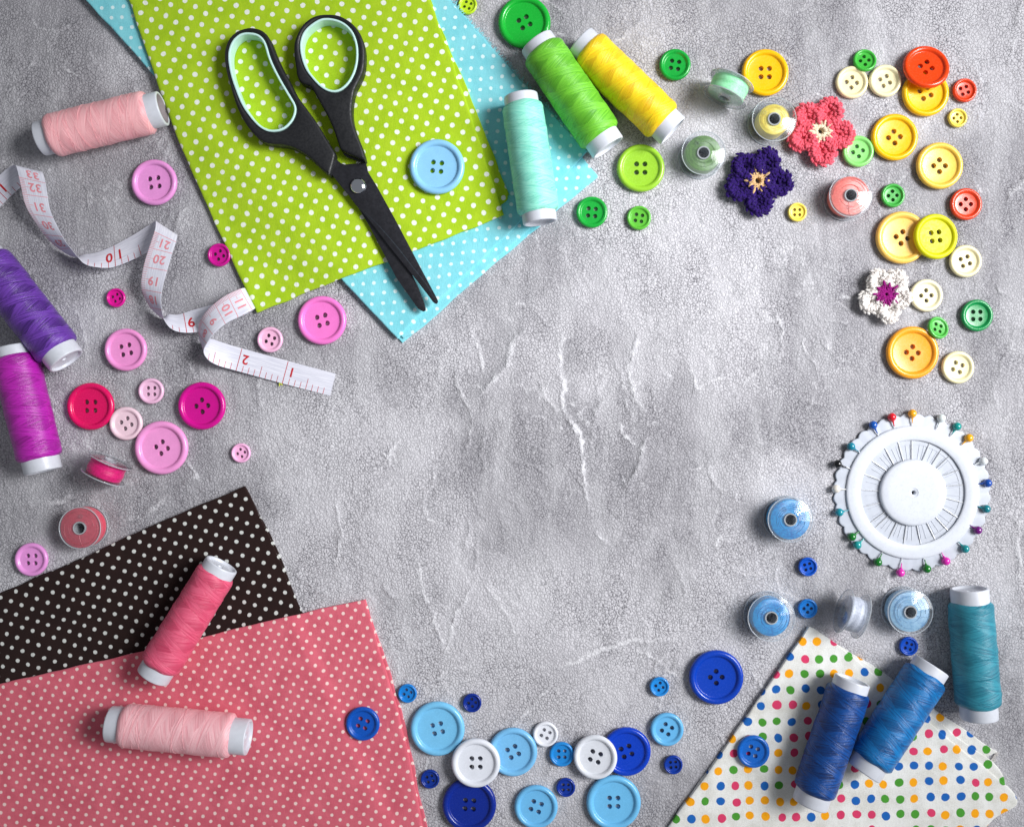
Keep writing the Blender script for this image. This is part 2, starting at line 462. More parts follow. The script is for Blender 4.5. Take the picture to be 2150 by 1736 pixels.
    vv = t.node('ShaderNodeVectorMath', operation='ADD')
    dn = t.node('ShaderNodeTexNoise'); t.link(co, dn.inputs['Vector']); dn.inputs['Scale'].default_value = 500.0; dn.inputs['Detail'].default_value = 2
    ds = t.node('ShaderNodeVectorMath', operation='SCALE'); t.link(dn.outputs['Color'], ds.inputs[0]); ds.inputs['Scale'].default_value = 0.0016
    t.link(co, vv.inputs[0]); t.link(ds.outputs[0], vv.inputs[1])
    vo = t.node('ShaderNodeTexVoronoi'); vo.feature = 'DISTANCE_TO_EDGE'; t.link(vv.outputs[0], vo.inputs['Vector']); vo.inputs['Scale'].default_value = 660.0
    amt = t.smooth(t.noise(co, 26.0, 5.0, .62), 0.34, 0.62, 0.35, 1.0)
    crev = t.math('MULTIPLY', t.smooth(vo.outputs['Distance'], 0.03, 0.16, 1.0, 0.0), t.smooth(g2, 0.36, 0.6))
    crev = t.math('MAXIMUM', crev, t.smooth(g1, 0.28, 0.40, 0.9, 0.0))
    grain = t.math('SUBTRACT', t.math('MULTIPLY', t.smooth(vo.outputs['Distance'], 0.0, 0.35), 0.5), t.math('MULTIPLY', crev, 0.35))
    plaster_tone = t.mix(t.smooth(pt, 0.38, 0.62), rgba((164, 162, 167)), rgba((198, 196, 201)))  # the plaster's own tone, varying by patch
    c = t.mix(t.math('MULTIPLY', crev, amt), plaster_tone, rgba((66, 63, 72)))
    c = t.mix(t.smooth(g2, 0.60, 0.72, 0.0, 0.6), c, rgba((236, 236, 240)))
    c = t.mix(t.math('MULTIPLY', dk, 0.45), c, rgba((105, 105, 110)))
    c = t.mix(t.smooth(big, 0.38, 0.72, 0.0, 0.22), c, rgba((120, 119, 124)))
    mp = t.node('ShaderNodeMapping'); t.link(co, mp.inputs[0]); mp.inputs['Rotation'].default_value = (0, 0, R(58)); mp.inputs['Scale'].default_value = (1.0, .3, 1.0)
    smear = t.noise(mp.outputs[0], 55.0, 5.0, 0.6)
    c = t.mix(t.smooth(smear, 0.42, 0.66, 0.0, 0.38), c, rgba((205, 204, 208)))
    rgm = t.math('MULTIPLY', rg, t.smooth(g1, 0.3, 0.55, 0.45, 1.0))
    c = t.mix(t.smooth(rgm, 0.10, 1.0, 0.0, 0.65), c, rgba((226, 225, 229)))
    t.link(c, t.b.inputs['Base Color'])
    t.b.inputs['Roughness'].default_value = 0.9
    t.b.inputs['Specular IOR Level'].default_value = 0.08
    t.link(t.bump(grain, 0.5, 0.0006, t.bump(t.noise(co, 80.0, 5.0, .65), .12, .004)), t.b.inputs['Normal'])
    me.materials.append(m)
    o = bpy.data.objects.new('concrete_surface', me); C.objects.link(o); o['kind'] = 'structure'
    o.location = (0, 0, 0)
    # the slab carries on beyond the modelled relief
    t2 = NT('plaster_plain'); co = t2.node('ShaderNodeTexCoord').outputs['Object']
    g = t2.noise(co, 780.0, 2.5, .6)
    t2.link(t2.mix(t2.smooth(g, .34, .58), rgba((120, 118, 124)), rgba((200, 199, 204))), t2.b.inputs['Base Color'])
    t2.b.inputs['Roughness'].default_value = .8
    t2.link(t2.bump(g, .9, .0011), t2.b.inputs['Normal'])
    b = MB(); ox0, ox1, oy0, oy1 = -1500, 3600, -1400, 3100
    pi = [(x0, y0), (x1, y0), (x1, y1), (x0, y1)]; po = [(ox0, oy0), (ox1, oy0), (ox1, oy1), (ox0, oy1)]
    I = [b.vert((x - CX, CY - y, -3)) for x, y in pi]; O = [b.vert((x - CX, CY - y, -3)) for x, y in po]
    for k in range(4): b.face((I[k], O[k], O[(k + 1) % 4], I[(k + 1) % 4]))
    s = b.build('concrete_surround', t2.m, smooth=False); s['kind'] = 'structure'
build_ground()

# ------------------------------------------------------------------ cloth
def smst(v, a, b):
    t = max(0.0, min(1.0, (v - a) / (b - a))); return t * t * (3 - 2 * t)

def polyline(pts, n):
    """resample (smoothed) polyline by arclength -> function of 0..1"""
    pts = [Vector((p[0], p[1])) for p in pts]
    L = [0]
    for a, b in zip(pts[:-1], pts[1:]): L.append(L[-1] + (b - a).length)
    def f(t):
        s = t * L[-1]
        for k in range(len(pts) - 1):
            if s <= L[k + 1] + 1e-9:
                u = (s - L[k]) / (L[k + 1] - L[k]); 
                p0 = pts[max(k - 1, 0)]; p1 = pts[k]; p2 = pts[k + 1]; p3 = pts[min(k + 2, len(pts) - 1)]
                m1 = (p2 - p0) / 2 if k > 0 else (p2 - p1); m2 = (p3 - p1) / 2 if k + 2 < len(pts) else (p2 - p1)
                u2 = u * u; u3 = u2 * u
                return p1 * (2 * u3 - 3 * u2 + 1) + m1 * (u3 - 2 * u2 + u) + p2 * (-2 * u3 + 3 * u2) + m2 * (u3 - u2)
        return pts[-1]
    f.L = L[-1]
    return f

def cloth(name, mat, left, bottom, right, top, base, thick, rad=(5, 5, 5, 5), seed=0, wrinkle=1.6, parent=None, step=6.0, uvrot=None, edgewob=0.8):
    """slab between 4 boundary curves. left: TL->BL, bottom: BL->BR, right: TR->BR, top: TL->TR.
    base: function(px,py)->z of what lies below."""
    fl, fb, fr, ft = (polyline(c, 0) for c in (left, bottom, right, top))
    def params(L):
        n = max(4, int(L / step)); base_ = [i / n for i in range(n + 1)]
        ex = [0.4, 1.0, 2.0, 3.2, 4.6]
        s = set(base_) | {e / L for e in ex} | {1 - e / L for e in ex}
        return sorted(s)
    U = params((fb.L + ft.L) / 2); V = params((fl.L + fr.L) / 2)
    TL, BL, TR, BR = ft(0), fb(0), ft(1), fb(1)
    Lu = (fb.L + ft.L) / 2; Lv = (fl.L + fr.L) / 2
    b = MB(); topi = []; boti = []
    for v in V:
        rt, rb_ = [], []
        for u in U:
            p = fl(v) * (1 - u) + fr(v) * u + ft(u) * (1 - v) + fb(u) * v - (TL * (1 - u) * (1 - v) + TR * u * (1 - v) + BL * (1 - u) * v + BR * u * v)
            px, py = p
            px0, py0 = px, py
            wob = edgewob
            px += (mnoise.noise(Vector((px0 * .02, py0 * .02, seed))) ) * wob * 3.2 + mnoise.noise(Vector((px0 * .15, py0 * .15, seed))) * wob * .5
            py += (mnoise.noise(Vector((px0 * .02, py0 * .02, seed + 9)))) * wob * 3.2 + mnoise.noise(Vector((px0 * .15, py0 * .15, seed + 9))) * wob * .5
            ds = (u * Lu, v * Lv, (1 - u) * Lu, (1 - v) * Lv)     # left, top, right, bottom
            h = 1.0
            for dd, r_ in zip(ds, (rad[0], rad[3], rad[2], rad[1])):
                if r_ > 0:
                    q_ = min(1.0, dd / r_); h *= math.sqrt(max(0.0, 1 - (1 - q_) ** 2))
            zb = base(px, py)
            wr = mnoise.fractal(Vector((px0 * .006, py0 * .006, seed * 3.1)), 1.0, 2.0, 4) * wrinkle + mnoise.noise(Vector((px0 * .035, py0 * .035, seed))) * wrinkle * .35
            mid = zb + thick * .5
            zt = mid + thick * .5 * h + wr * h + 0.3
            zl = mid - thick * .5 * h - 3.0
            rt.append((b.vert(P(px, py, 0) + Vector((0, 0, zt))), (px0, py0))); rb_.append(b.vert(P(px, py, 0) + Vector((0, 0, min(zl, zt - .2)))))
        topi.append(rt); boti.append(rb_)
    nu, nv = len(U), len(V)
    for j in range(nv - 1):
        for i in range(nu - 1):
            q = [topi[j][i], topi[j + 1][i], topi[j + 1][i + 1], topi[j][i + 1]]
            b.face([k[0] for k in q], [k[1] for k in q])
            b.face([boti[j][i], boti[j][i + 1], boti[j + 1][i + 1], boti[j + 1][i]], [q[0][1], q[3][1], q[2][1], q[1][1]])
    for j in range(nv - 1):
        for i, flip in ((0, 0), (nu - 1, 1)):
            q = [topi[j][i][0], boti[j][i], boti[j + 1][i], topi[j + 1][i][0]]
            uvq = [topi[j][i][1], topi[j][i][1], topi[j + 1][i][1], topi[j + 1][i][1]]
            b.face(q[::-1] if flip else q, uvq)
    for i in range(nu - 1):
        for j, flip in ((0, 1), (nv - 1, 0)):
            q = [topi[j][i][0], boti[j][i], boti[j][i + 1], topi[j][i + 1][0]]
            uvq = [topi[j][i][1], topi[j][i][1], topi[j][i + 1][1], topi[j][i + 1][1]]
            b.face(q[::-1] if flip else q, uvq)
    return b.build(name, mat, parent=parent, sharp=60)

def fray(name, mat, pts, z, n, length, parent, seed=1, out=(1, 0), rad=.35):
    r = random.Random(seed); f = polyline(pts, 0); b = MB()
    out = Vector(out).normalized()
    for k in range(n):
        t = r.random(); p = f(t); zz = z(p.x, p.y) if callable(z) else z
        d = Vector((out.x + r.uniform(-.9, .9), out.y + r.uniform(-.9, .9))).normalized()
        L = length * r.uniform(.3, 1.2); c = r.uniform(-.6, .6)
        q = []
        for s in (0, .35, .7, 1):
            x = p.x - d.x * 2 + d.x * L * s - d.y * c * L * s * s; y = p.y - d.y * 2 + d.y * L * s + d.x * c * L * s * s
            q.append(P(x, y, 0) + Vector((0, 0, zz + r.uniform(-1, 1.5) * s)))
        b.tube(q, rad * r.uniform(.7, 1.3), 4)
    return b.build(name, mat, parent=parent)

m_lime = fabric('lime_cotton', (172, 204, 40), (232, 236, 224), (22.0, 13.6), (-9.0, 22.3), 5.1, origin=(297, 20), deep=(156, 192, 26))
m_turq = fabric('turquoise_cotton', (136, 212, 222), (214, 238, 240), (22.6, -2.2), (-2.3, 22.6), 3.8, origin=(187, 16), deep=(114, 200, 212))
m_brown = fabric('brown_cotton', (40, 24, 22), (206, 208, 204), (21.9, 7.6), (-10.2, 20.4), 4.1, origin=(480, 1046), deep=(32, 18, 17))
m_coral = fabric('coral_cotton', (216, 106, 122), (238, 208, 202), (16.9, 10.2), (-8.3, 15.6), 3.5, origin=(180, 1401), deep=(200, 88, 106))
m_multi = fabric('white_cotton', (234, 234, 231), (0, 0, 0), (31.3, -0.6), (1.4, 33.0), 8.8, origin=(1683 - 15, 1345 - 16),
                 multi=[(214, 62, 104), (28, 98, 178), (74, 150, 52), (246, 166, 22)], jitter=0.16, deep=(208, 206, 198))

TQ, LM, BR_, CR, ML = 9.0, 9.0, 5.0, 7.0, 7.0
zero = lambda x, y: 0.0
# turquoise fabric
tq = thing('folded_fabric', 'turquoise cotton with small white dots, folded, under the lime green fabric', 'fabric', P(700, 300, 0), 'pieces of folded dotted fabric')
def reparent(o, root):
    o.parent = root; o.matrix_parent_inverse = Matrix.Translation(-root.location)
def croot(o, root):  # the mesh is in world units, child of an offset root
    me = o.data; L = root.location
    me.transform(Matrix.Translation(-L)); o.parent = root
o = cloth('under_fold', m_turq, [(145, -45), (845, 720)], [(845, 720), (1050, 545), (1256, 371)], [(905, -45), (1100, 178), (1256, 371)], [(145, -45), (905, -45)],
          zero, 4.5, (2, 2, 1, 0), 3, 0.5); croot(o, tq)
o = cloth('middle_fold', m_turq, [(142, -45), (480, 323), (848, 712)], [(848, 712), (890, 685), (1040, 548), (1160, 440), (1222, 378)], [(902, -45), (1100, 185), (1222, 378)], [(142, -45), (902, -45)],
          lambda x, y: 4.4, 4.5, (3, 3, 1, 0), 5, 0.6); croot(o, tq)
o = cloth('top_fold', m_turq, [(139, -45), (330, 165), (560, 420), (836, 712)], [(836, 712), (880, 668), (1000, 560), (1165, 392), (1234, 322)], [(900, -45), (1000, 70), (1110, 192), (1234, 322)], [(139, -45), (900, -45)],
          lambda x, y: 8.4, 5.5, (4, 4, 1, 0), 8, 1.3); croot(o, tq)
m_fiberq = plastic('turquoise_fibre', (150, 222, 232), 0.8)
o = fray('frayed_edge', m_fiberq, [(916, -30), (998, 70), (1107, 192), (1232, 322)], 12.0, 700, 12, None, 4, (.7, -.7), .42); croot(o, tq)
# two loose curly threads
b = MB()
for c0, r0, a0, a1 in (((1160, 262), 22, -170, -10), ((1172, 270), 17, -175, 20), ((1223, 318), 22, -160, -30)):
    b.tube([P(c0[0] + r0 * math.cos(R(a)) , c0[1] + r0 * .8 * math.sin(R(a)), 0) + Vector((0, 0, 9 + 2 * math.sin(R(a * 2)))) for a in range(a0, a1, 10)], .5, 5)
o = b.build('loose_thread', m_fiberq); croot(o, tq)

# lime fabric
def base_lime(x, y):
    d = ((x - 155) * 722 - (y - 0) * 690) / math.hypot(722, 690)     # distance inside the turquoise left edge
    # the lower right end of the turquoise also stops under the lime corner
    return 14.0 * smst(d, -110, 30)
lm = thing('folded_fabric', 'lime green cotton with white polka dots, folded, lying under the scissors', 'fabric', P(650, 300, 0), 'pieces of folded dotted fabric')
o = cloth('under_fold', m_lime, [(262, -45), (400, 297), (538, 650)], [(538, 650), (820, 538), (1040, 440), (1069, 412)], [(888, -45), (925, 60), (985, 200), (1069, 412)], [(262, -45), (888, -45)],
          base_lime, 5.0, (2, 3, 1, 0), 13, .5); croot(o, lm)
o = cloth('top_fold', m_lime, [(260, -45), (278, 8), (330, 160), (380, 300), (440, 440), (541, 658)], [(541, 658), (600, 634), (720, 588), (890, 524), (1058, 456)], [(880, -45), (905, 15), (945, 120), (990, 250), (1058, 456)], [(260, -45), (880, -45)],
          lambda x, y: base_lime(x, y) + 3.8, 5.8, (8, 7, 7, 0), 17, 1.3); croot(o, lm)
m_fiberl = plastic('lime_fibre', (150, 190, 40), 0.8)
o = fray('frayed_edge', m_fiberl, [(1048, 424), (1068, 412)], 13.0, 60, 9, None, 5, (.35, .8)); croot(o, lm)

# brown fabric
br = thing('folded_fabric', 'dark brown cotton with tiny white dots, partly under the coral fabric', 'fabric', P(250, 1280, 0), 'pieces of folded dotted fabric')
o = cloth('under_fold', m_brown, [(-70, 1274), (-70, 1560)], [(-70, 1560), (700, 1440)], [(517, 1024), (580, 1150), (636, 1290), (700, 1440)], [(-70, 1274), (250, 1137), (517, 1024)],
          zero, 3.0, (0, 0, 1, 1), 21, .4); croot(o, br)
o = cloth('top_fold', m_brown, [(-70, 1277), (-70, 1560)], [(-70, 1560), (690, 1440)], [(515, 1020), (550, 1090), (592, 1185), (632, 1290), (690, 1440)], [(-70, 1277), (120, 1195), (300, 1112), (515, 1020)],
          lambda x, y: 2.2, 3.2, (0, 0, 3, 3), 23, .9); croot(o, br)

# coral fabric
def base_coral(x, y):
    d = (640 + (y - 1300) * .45) - x
    return 5.6 * smst(d, -10, 30)
cr = thing('folded_fabric', 'coral pink cotton with small cream dots, folded, at the bottom left corner', 'fabric', P(420, 1550, 0), 'pieces of folded dotted fabric')
o = cloth('under_fold', m_coral, [(-60, 1450), (-60, 1810)], [(-60, 1810), (914, 1810)], [(766, 1262), (806, 1370), (846, 1500), (872, 1620), (914, 1810)], [(-60, 1450), (300, 1375), (766, 1262)],
          base_coral, 4.0, (0, 0, 2, 2), 31, .5); croot(o, cr)
o = cloth('top_fold', m_coral, [(-60, 1446), (-60, 1810)], [(-60, 1810), (903, 1810)], [(768, 1257), (782, 1310), (806, 1390), (836, 1490), (862, 1600), (903, 1810)], [(-60, 1446), (60, 1419), (250, 1377), (400, 1342), (560, 1302), (768, 1257)],
          lambda x, y: base_coral(x, y) + 3.0, 5.2, (0, 0, 8, 7), 37, 1.6); croot(o, cr)

# multicoloured dot fabric
mf = thing('folded_fabric', 'white cotton with pink, blue, green and orange dots, folded, at the bottom right', 'fabric', P(1750, 1580, 0), 'pieces of folded dotted fabric')
o = cloth('under_fold', m_multi, [(1697, 1316), (1352, 1800)], [(1352, 1800), (1700, 1810), (1960, 1740), (2060, 1628)], [(1697, 1316), (1745, 1338), (1862, 1416), (1990, 1508), (2094, 1578), (2060, 1628)][:5] + [(2060, 1628)], [(1697, 1316), (1698, 1316)],
          zero, 4.0, (2, 0, 1, 0), 43, 1.0) if False else cloth('under_fold', m_multi, [(1699, 1317), (1540, 1540), (1400, 1735)], [(1400, 1735), (1700, 1700), (1950, 1660), (2062, 1626)], [(1738, 1340), (1862, 1416), (1990, 1508), (2093, 1577)], [(1699, 1317), (1738, 1340)],
          zero, 4.0, (2, 0, 1, 0), 43, 1.0); croot(o, mf)
o = cloth('top_fold', m_multi, [(1697, 1313), (1600, 1452), (1500, 1596), (1352, 1800)], [(1352, 1800), (1600, 1815), (2000, 1800)], [(1712, 1322), (1770, 1362), (1850, 1432), (1985, 1545), (2129, 1668)], [(1697, 1313), (1712, 1322)],
          lambda x, y: 3.2, 4.4, (4, 0, 4, 2), 47, 1.8) if False else None
o = cloth('middle_fold', m_multi, [(1699, 1316), (1600, 1455), (1500, 1600), (1360, 1795)], [(1360, 1795), (1650, 1790), (1990, 1780)], [(1716, 1324), (1862, 1424), (1990, 1532), (2108, 1640), (1990, 1780)], [(1699, 1316), (1716, 1324)],
          lambda x, y: 2.6, 3.2, (2, 0, 2, 1), 45, 1.0); croot(o, mf)
def cloth_tri():
    # top layer: left edge, right edge to the tip, then back down the ragged edge
    return cloth('top_fold', m_multi, [(1697, 1313), (1600, 1452), (1500, 1596), (1352, 1800)], [(1352, 1800), (1650, 1812), (2005, 1800)],
                 [(1706, 1317), (1770, 1362), (1850, 1430), (1985, 1545), (2129, 1668), (2062, 1736), (2005, 1800)][:5] + [(2080, 1718), (2005, 1800)], [(1697, 1313), (1706, 1317)],
                 lambda x, y: 3.2 * smst((1575 + (x - 1697)) - y + 120, -10, 40) if False else 4.6, 4.8, (7, 0, 4, 3), 47, 1.8, edgewob=.8)
o = cloth_tri(); croot(o, mf)
m_fiberm = plastic('white_fibre', (225, 220, 215), 0.8)
o = fray('frayed_edge', m_fiberm, [(2092, 1577), (2062, 1626)], 3.0, 130, 8, None, 8, (.8, .5)); croot(o, mf)

def z_lime(x, y): return base_lime(x, y) + 9.6
Z_TQ = 14.6; Z_BR = 6.0; Z_ML = 10.0
def z_coral(x, y): return base_coral(x, y) + 8.2

# ------------------------------------------------------------------ buttons
def make_button(px, py, rad, col, rot, label, z=0.0, slope=(0, 0), rough=0.26, group=None, style=None):
    n = 72 if rad > 40 else 56
    Th = 6.0 + rad * 0.16
    big = rad > 40
    b = MB()
    if big: prof = [(.0, .0), (.80, 0), (.93, .10), (.985, .32), (1.0, .55), (.985, .76), (.955, .90), (.915, .98), (.87, 1.0), (.83, .97), (.79, .88), (.765, .76), (.75, .66), (.735, .62), (.72, .61)]
    else: prof = [(.0, .0), (.78, 0), (.92, .12), (.985, .35), (1.0, .58), (.98, .80), (.94, .93), (.88, 1.0), (.82, .98), (.77, .88), (.73, .74), (.70, .64), (.68, .61), (.66, .60)]
    zi = prof[-1][1] * Th; ri = prof[-1][0] * rad
    ring = .225 + (55 - rad) * .0044; hr = (.085 + (55 - rad) * .0016) * rad * 1.10
    # lathe shell (excluding the bottom centre: it is filled with holes too)
    sh = [(r * rad, zz * Th) for r, zz in prof[1:]]
    b.lathe(sh, n)
    import bmesh
    bm = bmesh.new()
    hc = [(ring * rad * math.cos(R(45 + 90 * k) - R(rot)), ring * rad * math.sin(R(45 + 90 * k) - R(rot))) for k in range(4)]
    def plate(z_, r_, flip, hrad):
        bm2 = bmesh.new(); edges = []
        outer = [bm2.verts.new((r_ * math.cos(2 * math.pi * i / n), r_ * math.sin(2 * math.pi * i / n), z_)) for i in range(n)]
        edges += [bm2.edges.new((outer[i], outer[(i + 1) % n])) for i in range(n)]
        for cx, cy in hc:
            hv = [bm2.verts.new((cx + hrad * math.cos(2 * math.pi * i / 20), cy + hrad * math.sin(2 * math.pi * i / 20), z_)) for i in range(20)]
            edges += [bm2.edges.new((hv[i], hv[(i + 1) % 20])) for i in range(20)]
        bmesh.ops.triangle_fill(bm2, use_beauty=True, use_dissolve=False, edges=edges)
        bm2.verts.index_update()
        off = len(b.v)
        for v in bm2.verts: b.v.append(tuple(v.co))
        for f in bm2.faces:
            idx = [off + v.index for v in f.verts]
            nz = f.normal.z if f.normal.length else 1
            f.normal_update(); nz = f.normal.z
            if (nz < 0) != flip: idx = idx[::-1]
            b.face(idx)
        bm2.free()
    plate(zi, ri, False, hr * 1.09); plate(0.0, prof[1][0] * rad, True, hr)
    for cx, cy in hc:
        pr = [(hr * 1.09, zi), (hr * 1.02, zi - .5), (hr, zi - 1.2), (hr, 0)]
        rings = [[b.vert((cx + r_ * math.cos(2 * math.pi * i / 20), cy + r_ * math.sin(2 * math.pi * i / 20), z_)) for i in range(20)] for r_, z_ in pr]
        for A, B in zip(rings[:-1], rings[1:]):
            for i in range(20): b.face((A[i], A[(i + 1) % 20], B[(i + 1) % 20], B[i]))
    bm.free()
    o = b.build('button', plastic('button_plastic', col, rough, coat=0.2 if rough < .3 else 0.0, mottled=.025, spec=.4 if rough < .3 else .25), sharp=50)
    import bmesh as _b
    me = o.data; bb = _b.new(); bb.from_mesh(me); _b.ops.remove_doubles(bb, verts=bb.verts, dist=0.01 * S); _b.ops.recalc_face_normals(bb, faces=bb.faces); bb.to_mesh(me); bb.free()
    me.set_sharp_from_angle(angle=R(50))
    # tilt: slope in plan x and plan y(down)
    nrm = Vector((-slope[0], slope[1], 1)).normalized()
    o.rotation_euler = Vector((0, 0, 1)).rotation_difference(nrm).to_euler()
    o.location = P(px, py, z + Th) * S; o.location.z = z * S
    return tag(o, label, 'button', group)

GP, GB, GG, GY = 'pink and magenta buttons on the left', 'blue and white buttons', 'green buttons', 'yellow, cream, orange and red buttons'
BUT = [
 (981.7, 9.6, 20, (190, 222, 40), 22, 'tiny lime yellow button cut by the top edge, beside the turquoise fabric', GG, {}),
 (1101, 45, 55, (22, 172, 52), -27, 'large bright green button under the end of the green thread spool', GG, {}),
 (1418, 135, 33, (20, 160, 58), 9, 'medium green button right of the yellow thread spool', GG, {}),
 (1346, 352, 50, (150, 200, 52), 0, 'large light green button below the ends of the green and yellow spools', GG, {}),
 (1243, 445, 33, (24, 158, 56), 5, 'medium dark green button right of the turquoise fabric and mint spool', GG, {}),
 (1342, 457, 25.5, (92, 178, 56), 10, 'small mid green button below the large light green button', GG, {}),
 (1608, 151, 49, (250, 188, 8), 0, 'large golden yellow button above the yellow bobbin, standing apart', GY, {}),
 (1817, 127, 24.5, (66, 178, 62), 40, 'small green button touching the tops of two cream buttons', GG, dict(z=4, slope=(0, .16))),
 (1790, 172, 34, (246, 234, 186), -40, 'cream button below left of the small green button, left of a pair', GY, {}),
 (1860, 169, 34, (247, 236, 192), -27, 'cream button right of the pair under the small green button', GY, {}),
 (1945.5, 194, 49, (252, 198, 10), -25, 'large yellow button half covered by the orange red button', GY, {}),
 (1947, 141, 48, (232, 68, 12), -33, 'large orange red button lying on top of a yellow button', GY, dict(z=13, slope=(0, .22))),
 (2027, 189, 25, (228, 66, 22), -20, 'small red button right of the stacked orange and yellow buttons', GY, {}),
 (2012, 247, 20, (250, 226, 92), -48, 'tiny pale yellow button below the small red button', GY, {}),
 (1880, 287, 49, (252, 194, 8), -50, 'large golden yellow button right of the light green button', GY, {}),
 (1975, 347, 49, (250, 206, 84), -45, 'large pale yellow button at the right, above the medium red button', GY, {}),
 (1803, 317, 33, (140, 222, 120), -56, 'pale green button tucked beside the pink crochet flower', GG, {}),
 (1876, 410, 25, (64, 170, 66), -48, 'small green button right of the coral bobbin', GG, {}),
 (2030, 428, 33.5, (232, 72, 36), -45, 'medium red button at the right edge below the pale yellow button', GY, {}),
 (1675, 445, 20, (250, 224, 92), 0, 'tiny pale yellow button right of the dark purple crochet flower', GY, {}),
 (1896, 498, 55, (250, 200, 96), -36, 'large pale orange button under the edge of the olive yellow button', GY, {}),
 (1966, 496, 47.5, (214, 212, 14), -7, 'large glossy olive yellow button overlapping the pale orange button', GY, dict(z=11, slope=(-.10, .02), rough=.42)),
 (2029, 548, 34, (248, 236, 190), -20, 'cream button touching the lower right of the olive yellow button', GY, {}),
 (1947, 620, 34, (250, 242, 202), -47, 'cream button beside the white crochet flower', GY, {}),
 (2053, 662, 33.5, (22, 146, 78), 0, 'medium dark green button nearest the right edge, right of the white flower', GG, {}),
 (1970, 689, 24, (78, 178, 70), 19, 'small green button leaning on the top right rim of the orange button', GG, dict(z=7, slope=(-.25, .2))),
 (1918, 740, 55, (252, 168, 40), -42, 'large orange button below the white crochet flower', GY, {}),
 (2013, 771, 34, (250, 240, 190), 22, 'cream button at the lower right of the large orange button', GY, {}),
 (917, 349, 57, (140, 198, 236), 6, 'large sky blue button on the lime green fabric', GB, dict(z='lime')),
 (322, 382, 48, (230, 150, 214), -8, 'large lilac pink button under the pale coral spool, left of the lime fabric', GP, {}),
 (459, 535, 24.5, (196, 18, 140), -33, 'small magenta button tucked against the left edge of the lime fabric', GP, {}),
 (242, 625, 20, (216, 16, 146), -30, 'tiny magenta button left of the measuring tape', GP, {}),
 (262, 734, 44.5, (240, 150, 210), -13, 'large pink button right of the purple thread spool', GP, {}),
 (675, 672, 51, (242, 124, 204), -16, 'large bright pink button below the lime fabric', GP, {}),
 (566, 713, 27, (242, 184, 216), 25, 'small pale pink button between the tape and the bright pink button', GP, {}),
 (188, 853, 49.5, (222, 14, 96), 0, 'large crimson button right of the magenta thread spool', GP, {}),
 (316, 821, 27, (240, 190, 220), 0, 'small pale pink button above the large pink and beside the magenta button', GP, {}),
 (422, 852, 50, (204, 10, 140), -48, 'large deep magenta button on bare concrete below the tape', GP, {}),
 (263, 889, 35, (240, 208, 220), -33, 'medium very pale pink button between the crimson and the large pink buttons', GP, {}),
 (337, 940, 56, (242, 156, 214), -38, 'largest pink button, touching the very pale pink one', GP, {}),
 (505, 951, 20.5, (244, 180, 220), 33, 'tiny pale pink button alone above the brown fabric', GP, {}),
 (64, 1175, 35, (232, 152, 220), 0, 'medium lilac button above the brown fabric near the left edge', GP, {}),
 (855, 1456, 20, (22, 124, 206), 30, 'tiny mid blue button right of the coral fabric', GB, {}),
 (991, 1476, 20, (8, 44, 138), -50, 'tiny navy button at the upper right of the large light blue button', GB, {}),
 (918, 1531, 57, (120, 194, 236), -14, 'large light blue button nearest the coral fabric', GB, {}),
 (1077, 1580, 51, (122, 190, 236), -26, 'large light blue button half under the large white button', GB, {}),
 (985, 1691, 56.5, (8, 40, 142), 3, 'large navy button at the bottom edge under the white button', GB, {}),
 (999, 1603, 51, (226, 229, 238), 0, 'large white button lying on a navy and a light blue button', GB, dict(z=13.5)),
 (1145.5, 1542, 26.5, (230, 232, 240), 27, 'small white button between the light blue and mid blue buttons', GB, {}),
 (1179.6, 1584, 26, (32, 134, 210), 0, 'small mid blue button between the two white buttons', GB, {}),
 (1316, 1579, 51, (6, 62, 190), -21, 'large royal blue button half under a white button', GB, {}),
 (1289, 1686, 57, (112, 190, 236), 0, 'large light blue button at the bottom edge below the second white button', GB, {}),
 (1251.4, 1591, 45.5, (228, 231, 239), 18, 'large white button resting on the royal blue button', GB, dict(z=11, slope=(.13, .08))),
 (1401, 1532, 35, (104, 182, 232), 30, 'medium light blue button right of the royal blue button', GB, {}),
 (1385, 1442, 20.5, (34, 136, 214), -33, 'tiny mid blue button left of the big royal blue button', GB, {}),
 (1414, 1606, 20, (12, 56, 156), -5, 'tiny navy button between the royal blue button and the dotted white fabric', GB, {}),
 (902.4, 1636, 20, (10, 48, 142), -15, 'tiny navy button between the coral fabric and the large navy button', GB, {}),
 (1125.7, 1695, 45.5, (110, 186, 234), 20, 'large light blue button at the bottom edge, between the navy and another light blue', GB, {}),
 (1188, 1653.5, 20, (10, 50, 150), 0, 'tiny navy button above the light blue button at the bottom centre', GB, {}),
 (761, 1520, 35.5, (8, 82, 182), 20, 'medium blue button on the coral fabric', GB, dict(z='coral')),
 (1505, 1423, 57, (8, 62, 178), -46, 'large royal blue button alone at the left of the dotted white fabric', GB, {}),
 (1582.7, 1578.5, 34, (20, 98, 190), 20, 'medium blue button on the multicoloured dotted white fabric', GB, dict(z='multi')),
 (1697, 1190, 20, (10, 80, 186), -15, 'tiny royal blue button left of the pin wheel, below a blue bobbin', GB, {}),
 (1697, 1278, 20.5, (26, 118, 202), 45, 'tiny mid blue button between the blue and the silver bobbins', GB, {}),
 (1909, 1357, 20, (8, 74, 184), 17, 'tiny royal blue button just above the white tip of the blue spool', GB, {}),
]
for px, py, rad, col, rot, label, grp, kw in BUT:
    z = kw.get('z', 0.0)
    if z == 'lime': z = z_lime(px, py)
    if z == 'coral': z = z_coral(px, py)
    if z == 'multi': z = Z_ML
    make_button(px, py, rad, col, rot, label, z, kw.get('slope', (0, 0)), kw.get('rough', 0.24), grp)

